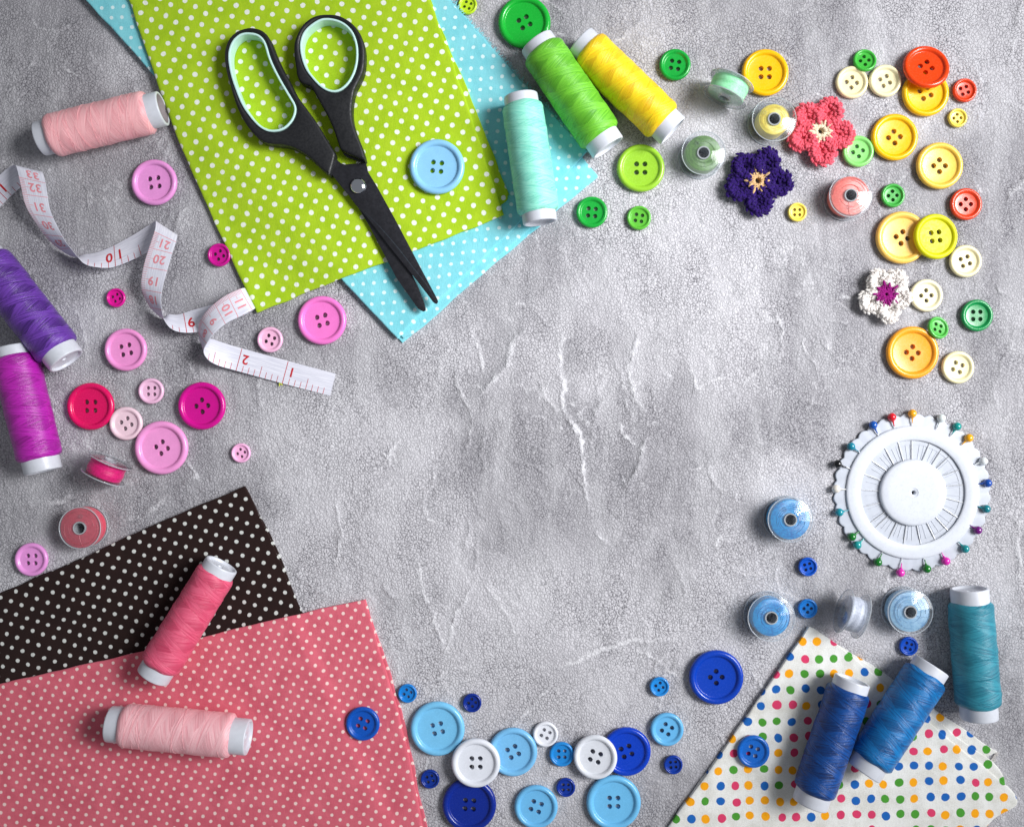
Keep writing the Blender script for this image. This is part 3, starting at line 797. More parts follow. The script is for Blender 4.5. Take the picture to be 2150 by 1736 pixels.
# ------------------------------------------------------------------ thread spools
m_tube = plastic('white_tube_plastic', (208, 211, 220), 0.35, mottled=.03)
m_tubein = plastic('tube_inside', (150, 140, 142), 0.7)  # greyed: the shade inside the hollow end is put into this colour

def spool(a, b_, col, deep, label, zbase=(0, 0), cap=36, thr=44, thr2=None, caps=(20, 24), seed=0, contrast=1.0, gloss=.42, closed=(1, 1), stray=14, period=44):
    thr2 = thr2 or thr
    ra, rb = thr, thr2
    A = P(a[0], a[1], zbase[0] + ra); B = P(b_[0], b_[1], zbase[1] + rb)
    root = thing('thread_spool', label, 'thread spool', Vector((A.x / 2 + B.x / 2, A.y / 2 + B.y / 2, min(zbase))), 'spools of sewing thread')
    ax = (B - A); L = ax.length; ax.normalize()
    # seam of the UV goes to the underside
    yv = Vector((0, 0, 1)).cross(ax).normalized(); xv = Vector((0, 0, -1)); xv = (xv - ax * xv.dot(ax)).normalized(); yv = ax.cross(xv)
    M = Matrix(((xv.x, yv.x, ax.x, A.x), (xv.y, yv.y, ax.y, A.y), (xv.z, yv.z, ax.z, A.z), (0, 0, 0, 1)))
    r = random.Random(seed + 50)
    # tube with hollow or recessed ends
    for which in (0, 1):
        t = MB(); s = 1 if which == 0 else -1; o0 = 0 if which == 0 else L
        dep = 5.0 if closed[which] else 40.0
        cl = caps[which] + 14
        pr = [(cap - 5, cl), (cap, cl), (cap, 3), (cap - .6, .8), (cap - 2, 0), (cap - 4.5, 0), (cap - 5.5, 1.2)]
        t.lathe([(q0, o0 + s * q1) for q0, q1 in pr], 56, M, mi=0)
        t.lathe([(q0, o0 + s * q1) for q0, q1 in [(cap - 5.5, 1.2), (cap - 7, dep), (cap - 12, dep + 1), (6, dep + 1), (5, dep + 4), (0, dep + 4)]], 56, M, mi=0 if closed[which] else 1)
        o = t.build('tube_end', [m_tube, m_tubein], sharp=45)
        bmfix(o); croot(o, root)
    # wound thread
    t = MB(); z0, z1 = caps[0], L - caps[1]; N = 46; n = 64
    rings = []
    for i in range(N + 1):
        f = i / N; z = z0 + (z1 - z0) * f
        e = min(f, 1 - f) * (z1 - z0)
        rr = (ra + (rb - ra) * f)
        sh = 1 - max(0, 1 - e / 9.0) ** 2 * .16
        ring = []
        for k in range(n):
            an = 2 * math.pi * k / n
            w_ = mnoise.noise(Vector((z * .045 + seed, math.cos(an) * .9, math.sin(an) * .9))) * 1.3 + mnoise.noise(Vector((z * .16 + seed, math.cos(an + z * .02) * 1.2, math.sin(an + z * .02) * 1.2))) * .35
            zz = z + (mnoise.noise(Vector((seed, math.cos(an) * 1.3, math.sin(an) * 1.3))) * 2.5 if i in (0, N) or i in (1, N - 1) else 0)
            q = rr * sh + w_
            ring.append(t.vert(M @ Vector((q * math.cos(an), q * math.sin(an), zz))))
        rings.append(ring)
    for i in range(N):
        za = z0 + (z1 - z0) * i / N; zb = z0 + (z1 - z0) * (i + 1) / N
        for k in range(n):
            u0 = k / n * 283; u1 = (k + 1) / n * 283; j = (k + 1) % n
            t.face((rings[i][k], rings[i][j], rings[i + 1][j], rings[i + 1][k]), [(u0, za), (u1, za), (u1, zb), (u0, zb)])
    for ring, zc, zz, fl in ((rings[0], z0 + 1.5, z0, 0), (rings[-1], z1 - 1.5, z1, 1)):
        inner = [t.vert(M @ Vector(((cap - .5) * math.cos(2 * math.pi * k / n), (cap - .5) * math.sin(2 * math.pi * k / n), zc))) for k in range(n)]
        for k in range(n):
            j = (k + 1) % n; q = (inner[k], inner[j], ring[j], ring[k]); t.face(q if not fl else q[::-1], [(k / n * 283, zz), ((k + 1) / n * 283, zz), ((k + 1) / n * 283, zz), (k / n * 283, zz)])
    m = thread_mat('thread', col, deep, period, gloss, contrast)
    # single strands lying over the winding
    for s_ in range(stray):
        zc = r.uniform(z0 + 8, z1 - 8); sl = r.choice([-1, 1]) * r.uniform(4, 13); a0 = r.uniform(0, 360); sp = r.uniform(120, 300)
        pts = []
        for q in range(19):
            an = R(a0 + sp * q / 18); z = zc + sl * (q / 18 - .5) * sp / 90
            z = min(max(z, z0 + 3), z1 - 3); f = (z - z0) / (z1 - z0)
            w_ = mnoise.noise(Vector((z * .045 + seed, math.cos(an) * .9, math.sin(an) * .9))) * 1.3 + mnoise.noise(Vector((z * .16 + seed, math.cos(an + z * .02) * 1.2, math.sin(an + z * .02) * 1.2))) * .35
            e = min(f, 1 - f) * (z1 - z0); sh = 1 - max(0, 1 - e / 9.0) ** 2 * .16
            q_ = (ra + (rb - ra) * f) * sh + w_ + .15
            pts.append(M @ Vector((q_ * math.cos(an), q_ * math.sin(an), z)))
        t.tube(pts, .55, 5, mi=0)
    o = t.build('wound_thread', m, sharp=60); bmfix(o, False); croot(o, root)
    return root, M, L

def bmfix(o, merge=True):
    import bmesh
    bb = bmesh.new(); bb.from_mesh(o.data)
    if merge: bmesh.ops.remove_doubles(bb, verts=bb.verts, dist=0.005 * S)
    bmesh.ops.recalc_face_normals(bb, faces=bb.faces); bb.to_mesh(o.data); bb.free()

spool((84, 292), (342, 228), (253, 190, 194), (242, 160, 168), 'pale coral pink thread spool left of the lime fabric, its hollow end showing', cap=35, thr=43.5, caps=(23, 27), seed=1, closed=(1, 0), contrast=.6, period=52)
spool((1093, 201), (1134, 468), (150, 230, 208), (112, 208, 188), 'mint green thread spool lying on the turquoise fabric', (Z_TQ, Z_TQ), 35, 42, 43, (19, 20), 2, .5, period=40)
spool((1126, 88), (1277, 311), (118, 200, 52), (84, 168, 30), 'bright green thread spool between the mint and the yellow spools', (6, 3), 37, 45, 46, (20, 26), 3, 1.0)
spool((1217, 88), (1413, 276), (253, 222, 26), (244, 188, 0), 'yellow thread spool, rightmost of the three at the top', (0, 0), 36, 44, 44, (22, 26), 4, 1.0)
spool((-40, 529), (140, 758), (112, 62, 172), (60, 22, 108), 'purple thread spool cut by the left edge', (0, 0), 38, 47, 46, (24, 26), 5, 1.1, .36)
spool((26, 728), (91, 990), (186, 34, 176), (142, 12, 134), 'magenta thread spool at the left edge, below the purple one', (0, 0), 37, 46, 44, (20, 27), 6, .7, .36)
spool((466, 1184), (321, 1420), (230, 98, 130), (208, 62, 100), 'rose red thread spool across the brown and coral fabrics', (8, 13), 35, 40, 42, (18, 25), 7, 1.0)
spool((230, 1519), (522, 1547), (248, 192, 198), (234, 156, 166), 'pale pink thread spool lying flat on the coral fabric', (13, 13), 36, 44, 44, (27, 32), 8, .6, period=48)
spool((1790, 1426), (1700, 1688), (0, 74, 152), (0, 30, 84), 'navy blue thread spool, left of the two on the dotted white fabric', (Z_ML, Z_ML), 36, 43, 43, (20, 26), 9, .8, .34)
spool((1957, 1396), (1812, 1620), (0, 120, 190), (0, 70, 132), 'mid blue thread spool leaning right of the navy one on the dotted fabric', (3, Z_ML), 37, 45, 45, (21, 26), 10, .9, .36)
spool((2035, 1235), (2056, 1508), (50, 146, 166), (24, 108, 132), 'teal thread spool upright at the right edge of the picture', (0, 0), 37, 44, 45, (28, 27), 11, .6, .4, period=60)

# loose ends: pale pink spool loop and others
# ------------------------------------------------------------------ bobbins
m_clear = clear_plastic('clear_plastic'); m_hub = clear_plastic('frosted_plastic', (235, 238, 242), .4)
def bobbin(px, py, col, deep, label, rad=46, thr=40, flat=True, axis=(0, 1), z=0, thick=40, rot=0, seed=0, tilt=(0, 0)):
    if flat:
        c = P(px, py, z + thick); base = Vector((c.x, c.y, z)); base = Vector((c.x, c.y, z))
        M = orient(base, zdir=(-tilt[0], -tilt[1], 1)); M = M @ Matrix.Rotation(rot, 4, 'Z')
    else:
        c = P(px, py, z + rad); d = Vector((axis[0], -axis[1], 0)).normalized()
        M = orient(c - d * thick / 2, zdir=d)
        # turn seam underneath
    root = thing('bobbin', label, 'bobbin', (c.x, c.y, z), 'sewing machine bobbins')
    n = 56
    hub = 12.5
    for which, zz in ((0, 0.0), (1, thick)):
        f = MB(); s = 1 if which == 0 else -1
        z0, z1 = zz, zz + s * 3.0
        pr = [(hub + 1, z0 - s * .4), (hub + 5, z0 - s * .4), (hub + 6, z0), (rad - 2, z0 + s * .6), (rad, z0 + s * 1.6), (rad - .6, z1 + s * .3), (rad - 4, z1), (hub + 1, z1)]
        f.lathe(pr, n, M, close=True)
        # the small eyelet moulded in the flange
        ea = rot + (1.3 if which else 4.2); ep = Vector((math.cos(ea) * 24, math.sin(ea) * 24, z0 - s * .5))
        ME = M @ Matrix.Translation(ep)
        f.lathe([(2.6, 0), (4.2, 0), (4.2, s * 2.5), (2.6, s * 2.5)], 16, ME, close=True)
        zc_ = (z0 + z1) / 2
        f.lathe([(rad - .3 + 1.1 * math.cos(q * math.pi / 3), zc_ + 1.1 * math.sin(q * math.pi / 3)) for q in range(6)], n, M, close=True, mi=1)
        o = f.build('flange', [m_clear, m_hub], sharp=35); bmfix(o); croot(o, root)
    h = MB(); h.lathe([(hub + 3.2, -1.2), (hub + 3.2, .2)][:0] + [(hub - 1.6, -.8), (hub + 1, -.8), (hub + 1, thick + .8), (hub - 1.6, thick + .8)], 40, M, close=True)
    o = h.build('hub', m_hub, sharp=35); bmfix(o); croot(o, root)
    t = MB(); a, b_ = 3.6, thick - 3.6
    pr = [(hub + 1.2, a), (thr * .6, a), (thr - 1.5, a + .3)]
    for i in range(13):
        f_ = i / 12; pr.append((thr + math.sin(f_ * 9 + seed) * .7 + .6 * math.sin(math.pi * f_), a + .8 + (b_ - a - 1.6) * f_))
    pr += [(thr - 1.5, b_ - .3), (thr * .6, b_), (hub + 1.2, b_)]
    t.lathe(pr, 64, M)
    # windings visible on the flat faces
    r = random.Random(seed)
    for k in range(9):
        rr = r.uniform(hub + 5, thr - 1); a0 = r.uniform(0, 6.28); sp = r.uniform(1, 3.5); zf = b_ + .25
        t.tube([M @ Vector(((rr + 1.5 * q / 14) * math.cos(a0 + sp * q / 14), (rr + 1.5 * q / 14) * math.sin(a0 + sp * q / 14), zf)) for q in range(15)], .5, 4)
    # a strand leading out
    a0 = r.uniform(0, 6.28)
    t.tube([M @ Vector((rr_ * math.cos(a0 + rr_ * .01), rr_ * math.sin(a0 + rr_ * .01), b_ + .5)) for rr_ in (hub + 3, 20, 28, thr)], .45, 4)
    o = t.build('wound_thread', bob_mat(col, deep, flat), sharp=60); bmfix(o, False); croot(o, root)

def bob_mat(col, deep, flat):
    t = NT('bobbin_thread')
    co = t.node('ShaderNodeTexCoord').outputs['Object']
    uv = t.node('ShaderNodeUVMap').outputs[0]
    s = t.node('ShaderNodeVectorMath', operation='MULTIPLY'); t.link(uv, s.inputs[0]); s.inputs[1].default_value = (.01, .55, 1)
    n = t.math('ADD', t.math('MULTIPLY', t.noise(s.outputs[0], 1.0, 3.0, .6), .6), t.math('MULTIPLY', t.noise(co, 900.0, 2.0), .4))
    t.link(t.mix(t.smooth(n, .34, .6), rgba(deep), rgba(col)), t.b.inputs['Base Color'])
    t.b.inputs['Roughness'].default_value = .45; t.b.inputs['Sheen Weight'].default_value = .15
    t.link(t.bump(n, .35 if flat else .8, .0004), t.b.inputs['Normal'])
    if flat:                                  # silky thread wound in rings
        tg = t.node('ShaderNodeTangent'); tg.direction_type = 'RADIAL'; tg.axis = 'Z'
        t.link(tg.outputs[0], t.b.inputs['Tangent']); t.b.inputs['Anisotropic'].default_value = .85
        t.b.inputs['Roughness'].default_value = .36; t.b.inputs['Specular IOR Level'].default_value = .8
    return t.m

bobbin(1529, 188, (160, 238, 184), (124, 216, 152), 'light mint green bobbin standing on its rim below the dark green button', 47, 38, False, (.42, -.9), seed=1)
bobbin(1626, 250, (248, 228, 86), (230, 204, 56), 'pale yellow bobbin lying flat beside the pink crochet flower', 45.5, 32, seed=2, rot=2.2)
bobbin(1477.5, 321, (104, 150, 66), (68, 112, 44), 'olive green bobbin lying flat left of the dark purple flower', 45, 37, seed=3, rot=2.0)
bobbin(1787, 410, (252, 136, 120), (238, 100, 90), 'coral bobbin lying flat below the pale green button', 44.5, 39, seed=4, rot=3.2)
bobbin(224, 984, (222, 16, 118), (184, 6, 90), 'magenta bobbin on its rim below the pale pink button', 45, 36, False, (.42, -.9), seed=5)
bobbin(167, 1108.5, (222, 72, 96), (206, 52, 80), 'rose red bobbin lying flat above the brown fabric', 43, 41, seed=6, rot=4.8)
bobbin(1660, 1091, (20, 160, 222), (0, 110, 184), 'blue bobbin lying flat left of the pin wheel', 46.5, 41, seed=7, rot=-1.2)
bobbin(1620, 1297, (24, 168, 232), (0, 120, 196), 'blue bobbin lying flat at the tip of the dotted white fabric', 48.5, 39, seed=8, rot=1.3)
bobbin(1789, 1288, (206, 212, 226), (164, 172, 192), 'silver grey bobbin on its rim between two blue bobbins', 46, 35, False, (.95, .32), seed=9)
bobbin(1912, 1285, (160, 204, 232), (100, 160, 206), 'pale blue bobbin lying flat below the pin wheel', 46.5, 41, seed=10, rot=2.2)

# ------------------------------------------------------------------ crochet flowers
def flower(px, py, rad, petals, col, deep, ccol, cdeep, label, seed, cr=.26, hole=.09, star=.16):
    r = random.Random(seed)
    c = P(px, py, 14); root = thing('crochet_flower', label, 'crochet flower', (c.x, c.y, 0), 'crochet flowers')
    m = yarn_mat('wool_yarn', col, deep); mc = yarn_mat('centre_yarn', ccol, cdeep)
    for ang, ln, wd in petals:
        b = MB(); a = R(ang); d = Vector((math.cos(a), math.sin(a), 0)); s = Vector((-d.y, d.x, 0))
        Lr = ln * rad
        pc = c * 1.0; pc.z = 0
        cen = pc + d * (Lr * .57); rx = Lr * .44; ry = wd * rad * .49
        # cupped body
        nR, nA = 8, 28; rows = []
        def hgt(q, al):   # q 0..1 radial in petal
            return 12 + 10 * math.sin(min(1, q) * math.pi * .60) ** 1.5 - 5 * max(0, q - .85) / .15 - 3 * (1 - q) + 5 * mnoise.noise(Vector((math.cos(al) * q * 1.3 + ang, math.sin(al) * q * 1.3, seed)))
        for i in range(nR + 1):
            q = i / nR; ring = []
            for k in range(nA):
                al = 2 * math.pi * k / nA
                pp = cen + d * (math.cos(al) * rx * q) + s * (math.sin(al) * ry * q)
                dd_ = math.hypot(pp.x - c.x, pp.y - c.y)
                ring.append(b.vert(pp + Vector((0, 0, hgt(q, al) * (.45 + .55 * smst(dd_, cr * rad * .7, cr * rad * 1.5))))))
            rows.append(ring)
        for A, B in zip(rows[:-1], rows[1:]):
            for k in range(nA): b.face((A[k], B[k], B[(k + 1) % nA], A[(k + 1) % nA]))
        low = [b.vert(cen + d * (math.cos(2 * math.pi * k / nA) * rx * .86) + s * (math.sin(2 * math.pi * k / nA) * ry * .86) + Vector((0, 0, 1))) for k in range(nA)]
        for k in range(nA): b.face((rows[-1][k], low[k], low[(k + 1) % nA], rows[-1][(k + 1) % nA]))
        b.face(low[::-1])
        dc = lambda p_: (Vector((p_.x, p_.y)) - Vector((c.x, c.y))).length
        # stitches: pairs of slanted yarn loops in rows following the petal edge
        for q0 in (.3, .54, .76, .97):
            q = q0; cnt = max(4, int(2 * math.pi * q * (rx + ry) / 2 / 8.6))
            for k in range(cnt):
                al = 2 * math.pi * (k + .5 * (q > .5)) / cnt + r.uniform(-.16, .16); q = q0 * r.uniform(.94, 1.04)
                p = cen + d * (math.cos(al) * rx * q) + s * (math.sin(al) * ry * q)
                if dc(p) < cr * rad * 1.05: continue
                rd = (d * math.cos(al) * ry + s * math.sin(al) * rx).normalized(); tg = Vector((-rd.y, rd.x, 0))
                z = hgt(q, al) + r.uniform(-.4, .9) + (-2.0 if q > .9 else 0.2)
                for sg in (-1, 1):
                    ax = ((rd * .5 * sg + tg * .85) if q > .9 else (rd * .85 + tg * .55 * sg)) + Vector((0, 0, r.uniform(-.25, .25)))
                    b.ellipsoid(p + (rd if q > .9 else tg) * sg * 2.1 + Vector((r.uniform(-.8, .8), r.uniform(-.8, .8), z)), ax, r.uniform(2.8, 3.5), r.uniform(4.8, 6.0), 8, 6)
        # wool fuzz
        for k in range(300):
            al = r.uniform(0, 6.28); q = math.sqrt(r.random()) * 1.08
            p = cen + d * (math.cos(al) * rx * q) + s * (math.sin(al) * ry * q) + Vector((0, 0, hgt(q, al) + 2.5))
            if dc(p) < cr * rad: continue
            v = Vector((r.uniform(-1, 1), r.uniform(-1, 1), r.uniform(0, .7))).normalized() * r.uniform(3, 7)
            w2 = Vector((r.uniform(-1, 1), r.uniform(-1, 1), r.uniform(-.3, .3))) * 2
            b.tube([p, p + v * .5 + w2 * .4, p + v + w2], .22, 3)
        o = b.build('petal', m, sharp=70); croot(o, root)
    b = MB(); z0 = 19 if cr > .3 else 17
    base = Vector((c.x, c.y, 0))
    b.lathe([(hole * rad, 6), (hole * rad + 2, z0), (cr * rad * .7, z0 + 2), (cr * rad, z0), (cr * rad * 1.02, 4)], 30, Matrix.Translation(base))
    for ring, cnt in ((hole * rad + 4, 9), (cr * rad * .6, 10), (cr * rad * .92, 14)):
        for k in range(cnt):
            al = 2 * math.pi * k / cnt + r.uniform(-.1, .1); rd = Vector((math.cos(al), math.sin(al), 0)); tg = Vector((-rd.y, rd.x, 0))
            for sg in (-1, 1):
                b.ellipsoid(base + rd * ring + tg * sg * 1.6 + Vector((0, 0, z0 + 2.5 + r.uniform(-.5, .8))), rd * .8 + tg * .5 * sg, 2.6, 5.2)
    for k in range(10):                         # long stitches that reach out between the petals
        al = 2 * math.pi * k / 10 + r.uniform(-.1, .1); rd = Vector((math.cos(al), math.sin(al), 0))
        q = (cr + star * (1 if k % 2 else .5)) * rad
        b.ellipsoid(base + rd * q * .88 + Vector((0, 0, z0 + 4.5)), rd + Vector((0, 0, .12)), 3.0, q * .30)
    o = b.build('flower_centre', mc, sharp=70); croot(o, root)

flower(1722, 277, 67, [(132, 1.02, .80), (66, 1.08, .84), (-8, 1.02, .84), (-84, 1.04, .86), (-160, 1.0, .80)], (244, 112, 128), (222, 76, 98), (240, 226, 200), (222, 200, 168),
       'coral pink crochet flower with a cream centre, uppermost of the three', 3, cr=.27, star=.08)
flower(1590, 381, 68, [(130, .98, .80), (64, 1.05, .84), (-4, 1.05, .84), (-86, 1.03, .86), (-163, .98, .84)], (52, 26, 112), (28, 10, 68), (226, 190, 142), (196, 154, 104),
       'dark purple crochet flower with a tan star centre', 5, cr=.24, star=.14)
flower(1858, 619, 55, [(118, .98, .80), (52, 1.06, .84), (-10, .96, .80), (-78, 1.05, .84), (-156, 1.02, .86)], (248, 244, 240), (226, 218, 212), (156, 30, 128), (112, 12, 88),
       'white crochet flower with a purple centre, beside a cream button', 9, cr=.33, hole=.05, star=.14)

# ------------------------------------------------------------------ scissors
m_black = plastic('black_rubber', (22, 23, 27), 0.5, mottled=.05)
m_mint = plastic('mint_plastic', (198, 234, 228), 0.38, mottled=.02)
m_blade = plastic('blackened_steel', (64, 64, 70), 0.3, mottled=.12); 
m_blade.node_tree.nodes['Principled BSDF'].inputs['Metallic'].default_value = .7
m_ground = plastic('ground_steel', (84, 94, 104), 0.38, mottled=.12)
m_ground.node_tree.nodes['Principled BSDF'].inputs['Metallic'].default_value = .45
m_chrome = metal('chrome', (225, 228, 235), 0.08)
ZS = 20.0
def sm_closed(pts, sub=4):
    out = []; n = len(pts)
    for i in range(n):
        p0, p1, p2, p3 = (Vector(pts[(i + k - 1) % n]) for k in range(4))
        for k in range(sub):
            t = k / sub
            out.append(.5 * ((2 * p1) + (-p0 + p2) * t + (2 * p0 - 5 * p1 + 4 * p2 - p3) * t * t + (-p0 + 3 * p1 - 3 * p2 + p3) * t ** 3))
    return out
def offset_loop(pts, d):
    """move a closed loop inwards (d>0) along its normals; pts are Vectors 2D"""
    n = len(pts); ar = sum(pts[i].x * pts[(i + 1) % n].y - pts[(i + 1) % n].x * pts[i].y for i in range(n)); sg = 1 if ar > 0 else -1
    out = []
    for i in range(n):
        t = (pts[(i + 1) % n] - pts[i - 1]); t = t.normalized() if t.length else t
        out.append(pts[i] + Vector((-t.y, t.x)) * d * sg)
    return out
def resample(pts, n):
    L = [0]; m = len(pts)
    for i in range(m): L.append(L[-1] + (pts[(i + 1) % m] - pts[i]).length)
    out = []; k = 0
    for j in range(n):
        s = L[-1] * j / n
        while L[k + 1] < s: k += 1
        t = (s - L[k]) / max(1e-9, L[k + 1] - L[k]); out.append(pts[k].lerp(pts[(k + 1) % m], t))
    return out
z2 = lambda l: [(a * .2532 + 435.5, b_ * .2532) for a, b_ in l]
z7 = lambda l: [(a * .2532 + 435.5, b_ * .2532 + 290.4) for a, b_ in l]
def plan(v, z): return P(v.x, v.y, 30 + ZS) .xy.to_3d() + Vector((0, 0, z))

import bmesh
def slab(b, outer, hole, z0, z1, bev, mi=0):
    """rounded slab between an outer loop and an optional hole"""
    bm2 = bmesh.new()
    levels = [(0.0, bev), (bev * .3, bev * .3), (bev, 0)]
    def rings(loop, sgn):
        rs = []
        for dz, ins in [(0, bev), (bev * .12, bev * .45), (bev * .45, bev * .12), (bev, 0)]:
            rs.append([(p, z0 + dz) for p in offset_loop(loop, ins * sgn)])
        for dz, ins in [(bev, 0), (bev * .45, bev * .12), (bev * .12, bev * .45), (0, bev)]:
            rs.append([(p, z1 - dz) for p in offset_loop(loop, ins * sgn)])
        return [[bm2.verts.new(plan(p, z)) for p, z in r_] for r_ in rs]
    RO = rings(outer, 1); RH = rings(hole, -1) if hole else None
    for RR in ([RO] + ([RH] if RH else [])):
        for A, B in zip(RR[:-1], RR[1:]):
            n = len(A)
            for i in range(n):
                try: bm2.faces.new((A[i], A[(i + 1) % n], B[(i + 1) % n], B[i]))
                except ValueError: pass
    for lv in (0, -1):
        ed = []
        for RR in ([RO] + ([RH] if RH else [])):
            A = RR[lv]; n = len(A)
            for i in range(n):
                e = bm2.edges.get((A[i], A[(i + 1) % n])); ed.append(e)
        bmesh.ops.triangle_fill(bm2, use_beauty=True, edges=ed)
    bmesh.ops.recalc_face_normals(bm2, faces=bm2.faces)
    bm2.verts.index_update(); off = len(b.v)
    for v in bm2.verts: b.v.append(tuple(v.co))
    for f in bm2.faces: b.face([off + v.index for v in f.verts], None, mi)
    bm2.free()

sc = thing('scissors', 'scissors with black handles, mint grip rings and black blades, on the lime fabric', 'scissors', P(720, 350, ZS))
def handle(outer, lin_, name_mat, zt0, zt1):
    O = sm_closed(z2(outer), 3); Lo = sm_closed(z2(lin_), 3)
    Hb = resample(Lo, 110)
    b = MB(); slab(b, resample(O, 190), offset_loop(Hb, -.2), zt0, zt1, 5.5)
    h = b.build('handle', m_black, sharp=50); croot(h, sc)
    b = MB()
    slab(b, offset_loop(Hb, 0.4), offset_loop(Hb, 5.0), zt0 + 2, zt1 - .2, 1.6)
    g = b.build('grip_ring', m_mint, sharp=50)
    g.data.transform(Matrix.Translation(-sc.location)); g.parent = h
handle([(375, 240), (450, 258), (500, 300), (530, 350), (560, 430), (600, 520), (640, 600), (690, 690), (740, 790), (790, 860), (850, 940), (920, 1040), (990, 1160), (1050, 1255), (1064, 1290), (1045, 1370), (1020, 1455), (1005, 1455), (940, 1400), (870, 1330), (790, 1270), (700, 1225), (620, 1207), (530, 1200), (460, 1180), (400, 1130), (340, 1060), (280, 960), (230, 840), (190, 700), (160, 580), (150, 470), (170, 390), (210, 320), (270, 265), (320, 245)],
       [(350, 278), (420, 290), (470, 330), (500, 390), (530, 490), (580, 600), (640, 710), (700, 810), (738, 880), (742, 940), (715, 1010), (660, 1070), (600, 1098), (530, 1103), (470, 1085), (410, 1040), (350, 970), (290, 880), (240, 760), (200, 640), (178, 520), (180, 430), (210, 350), (260, 300), (300, 282)],
       None, ZS + 2, ZS + 37)
handle([(1000, 128), (1080, 135), (1160, 170), (1230, 230), (1280, 310), (1305, 400), (1308, 500), (1295, 600), (1260, 680), (1225, 750), (1205, 850), (1200, 950), (1215, 1040), (1250, 1140), (1290, 1240), (1310, 1315), (1305, 1338), (1220, 1300), (1125, 1258), (1100, 1230), (1060, 1110), (1010, 990), (950, 880), (900, 790), (860, 725), (800, 702), (762, 670), (742, 610), (740, 580), (725, 480), (722, 380), (745, 300), (790, 220), (850, 165), (920, 135)],
       [(1010, 158), (1090, 175), (1160, 215), (1215, 280), (1245, 360), (1255, 440), (1250, 530), (1225, 620), (1180, 700), (1120, 755), (1060, 775), (1000, 765), (940, 730), (880, 670), (820, 590), (785, 500), (768, 400), (780, 320), (810, 260), (870, 205), (940, 165)],
       None, ZS + 1, ZS + 36)
def blade(outline, z0, th, cut, name):
    """flat blade with a hollow-ground strip along its cutting edge"""
    O = [Vector(p) for p in z7(outline)]
    O = resample(O, 150)
    b = MB(); slab(b, O, None, z0, z0 + th, .7)
    bl = b.build(name, [m_blade, m_ground], sharp=30); croot(bl, sc)
    if cut:
        C1, C2 = (polyline(z7(c), 0) for c in cut)
        g = MB(); n = 40; A = []; B = []
        for i in range(n + 1):
            p, q = C1(i / n), C2(i / n)
            A.append(g.vert(plan(p, z0 + th + .25))); B.append(g.vert(plan(q, z0 + th * .55)))
        A2 = [g.vert(Vector(g.v[a]) - Vector((0, 0, 1.2))) for a in A]; B2 = [g.vert(Vector(g.v[a]) - Vector((0, 0, 1.2))) for a in B]
        for i in range(n):
            g.face((A[i], A[i + 1], B[i + 1], B[i])); g.face((A2[i], B2[i], B2[i + 1], A2[i + 1]))
            g.face((A[i], A2[i], A2[i + 1], A[i + 1])); g.face((B[i], B[i + 1], B2[i + 1], B2[i]))
        g.face((A[0], B[0], B2[0], A2[0])); g.face((A[-1], A2[-1], B2[-1], B[-1]))
        o = g.build('cutting_edge', m_ground, sharp=25); bmfix(o)
        o.data.transform(Matrix.Translation(-sc.location)); o.parent = bl
blade([(1290, 190), (1145, 140), (1120, 120), (1090, 60), (1200, 60), (1290, 120), (1330, 300), (1420, 500), (1520, 800), (1685, 1110), (1740, 1220), (1790, 1350), (1808, 1418), (1790, 1432), (1745, 1412), (1560, 1150), (1330, 710), (1225, 540), (1180, 450), (1135, 330), (1130, 200)], ZS + 8, 5.5,
      None, 'blade')
blade([(1000, 120), (1062, 165), (1108, 203), (1200, 225), (1290, 212), (1320, 260), (1400, 390), (1560, 680), (1760, 1060), (1912, 1345), (1897, 1372), (1872, 1360), (1790, 1245), (1690, 1120), (1600, 1010), (1480, 860), (1360, 700), (1280, 600), (1220, 540), (1170, 470), (1110, 400), (1030, 300), (960, 200)], ZS + 14.5, 5.5,
      ([(1232, 545), (1400, 700), (1560, 880), (1700, 1060), (1820, 1215), (1888, 1345)], [(1215, 535), (1330, 664), (1480, 860), (1600, 1010), (1740, 1185), (1872, 1358)]), 'blade')
cpt = P(752, 390.5, ZS + 22)
b = MB(); Mx = Matrix.Translation(Vector((cpt.x, cpt.y, ZS + 20.2)))
b.lathe([(16.3, -.5), (16.3, 1.5)] + [(16.3 * math.cos(R(a)), 1.5 + 8.5 * math.sin(R(a))) for a in range(10, 90, 10)] + [(0, 10)], 48, Mx)
o = b.build('pivot_screw', m_chrome, sharp=60); croot(o, sc)

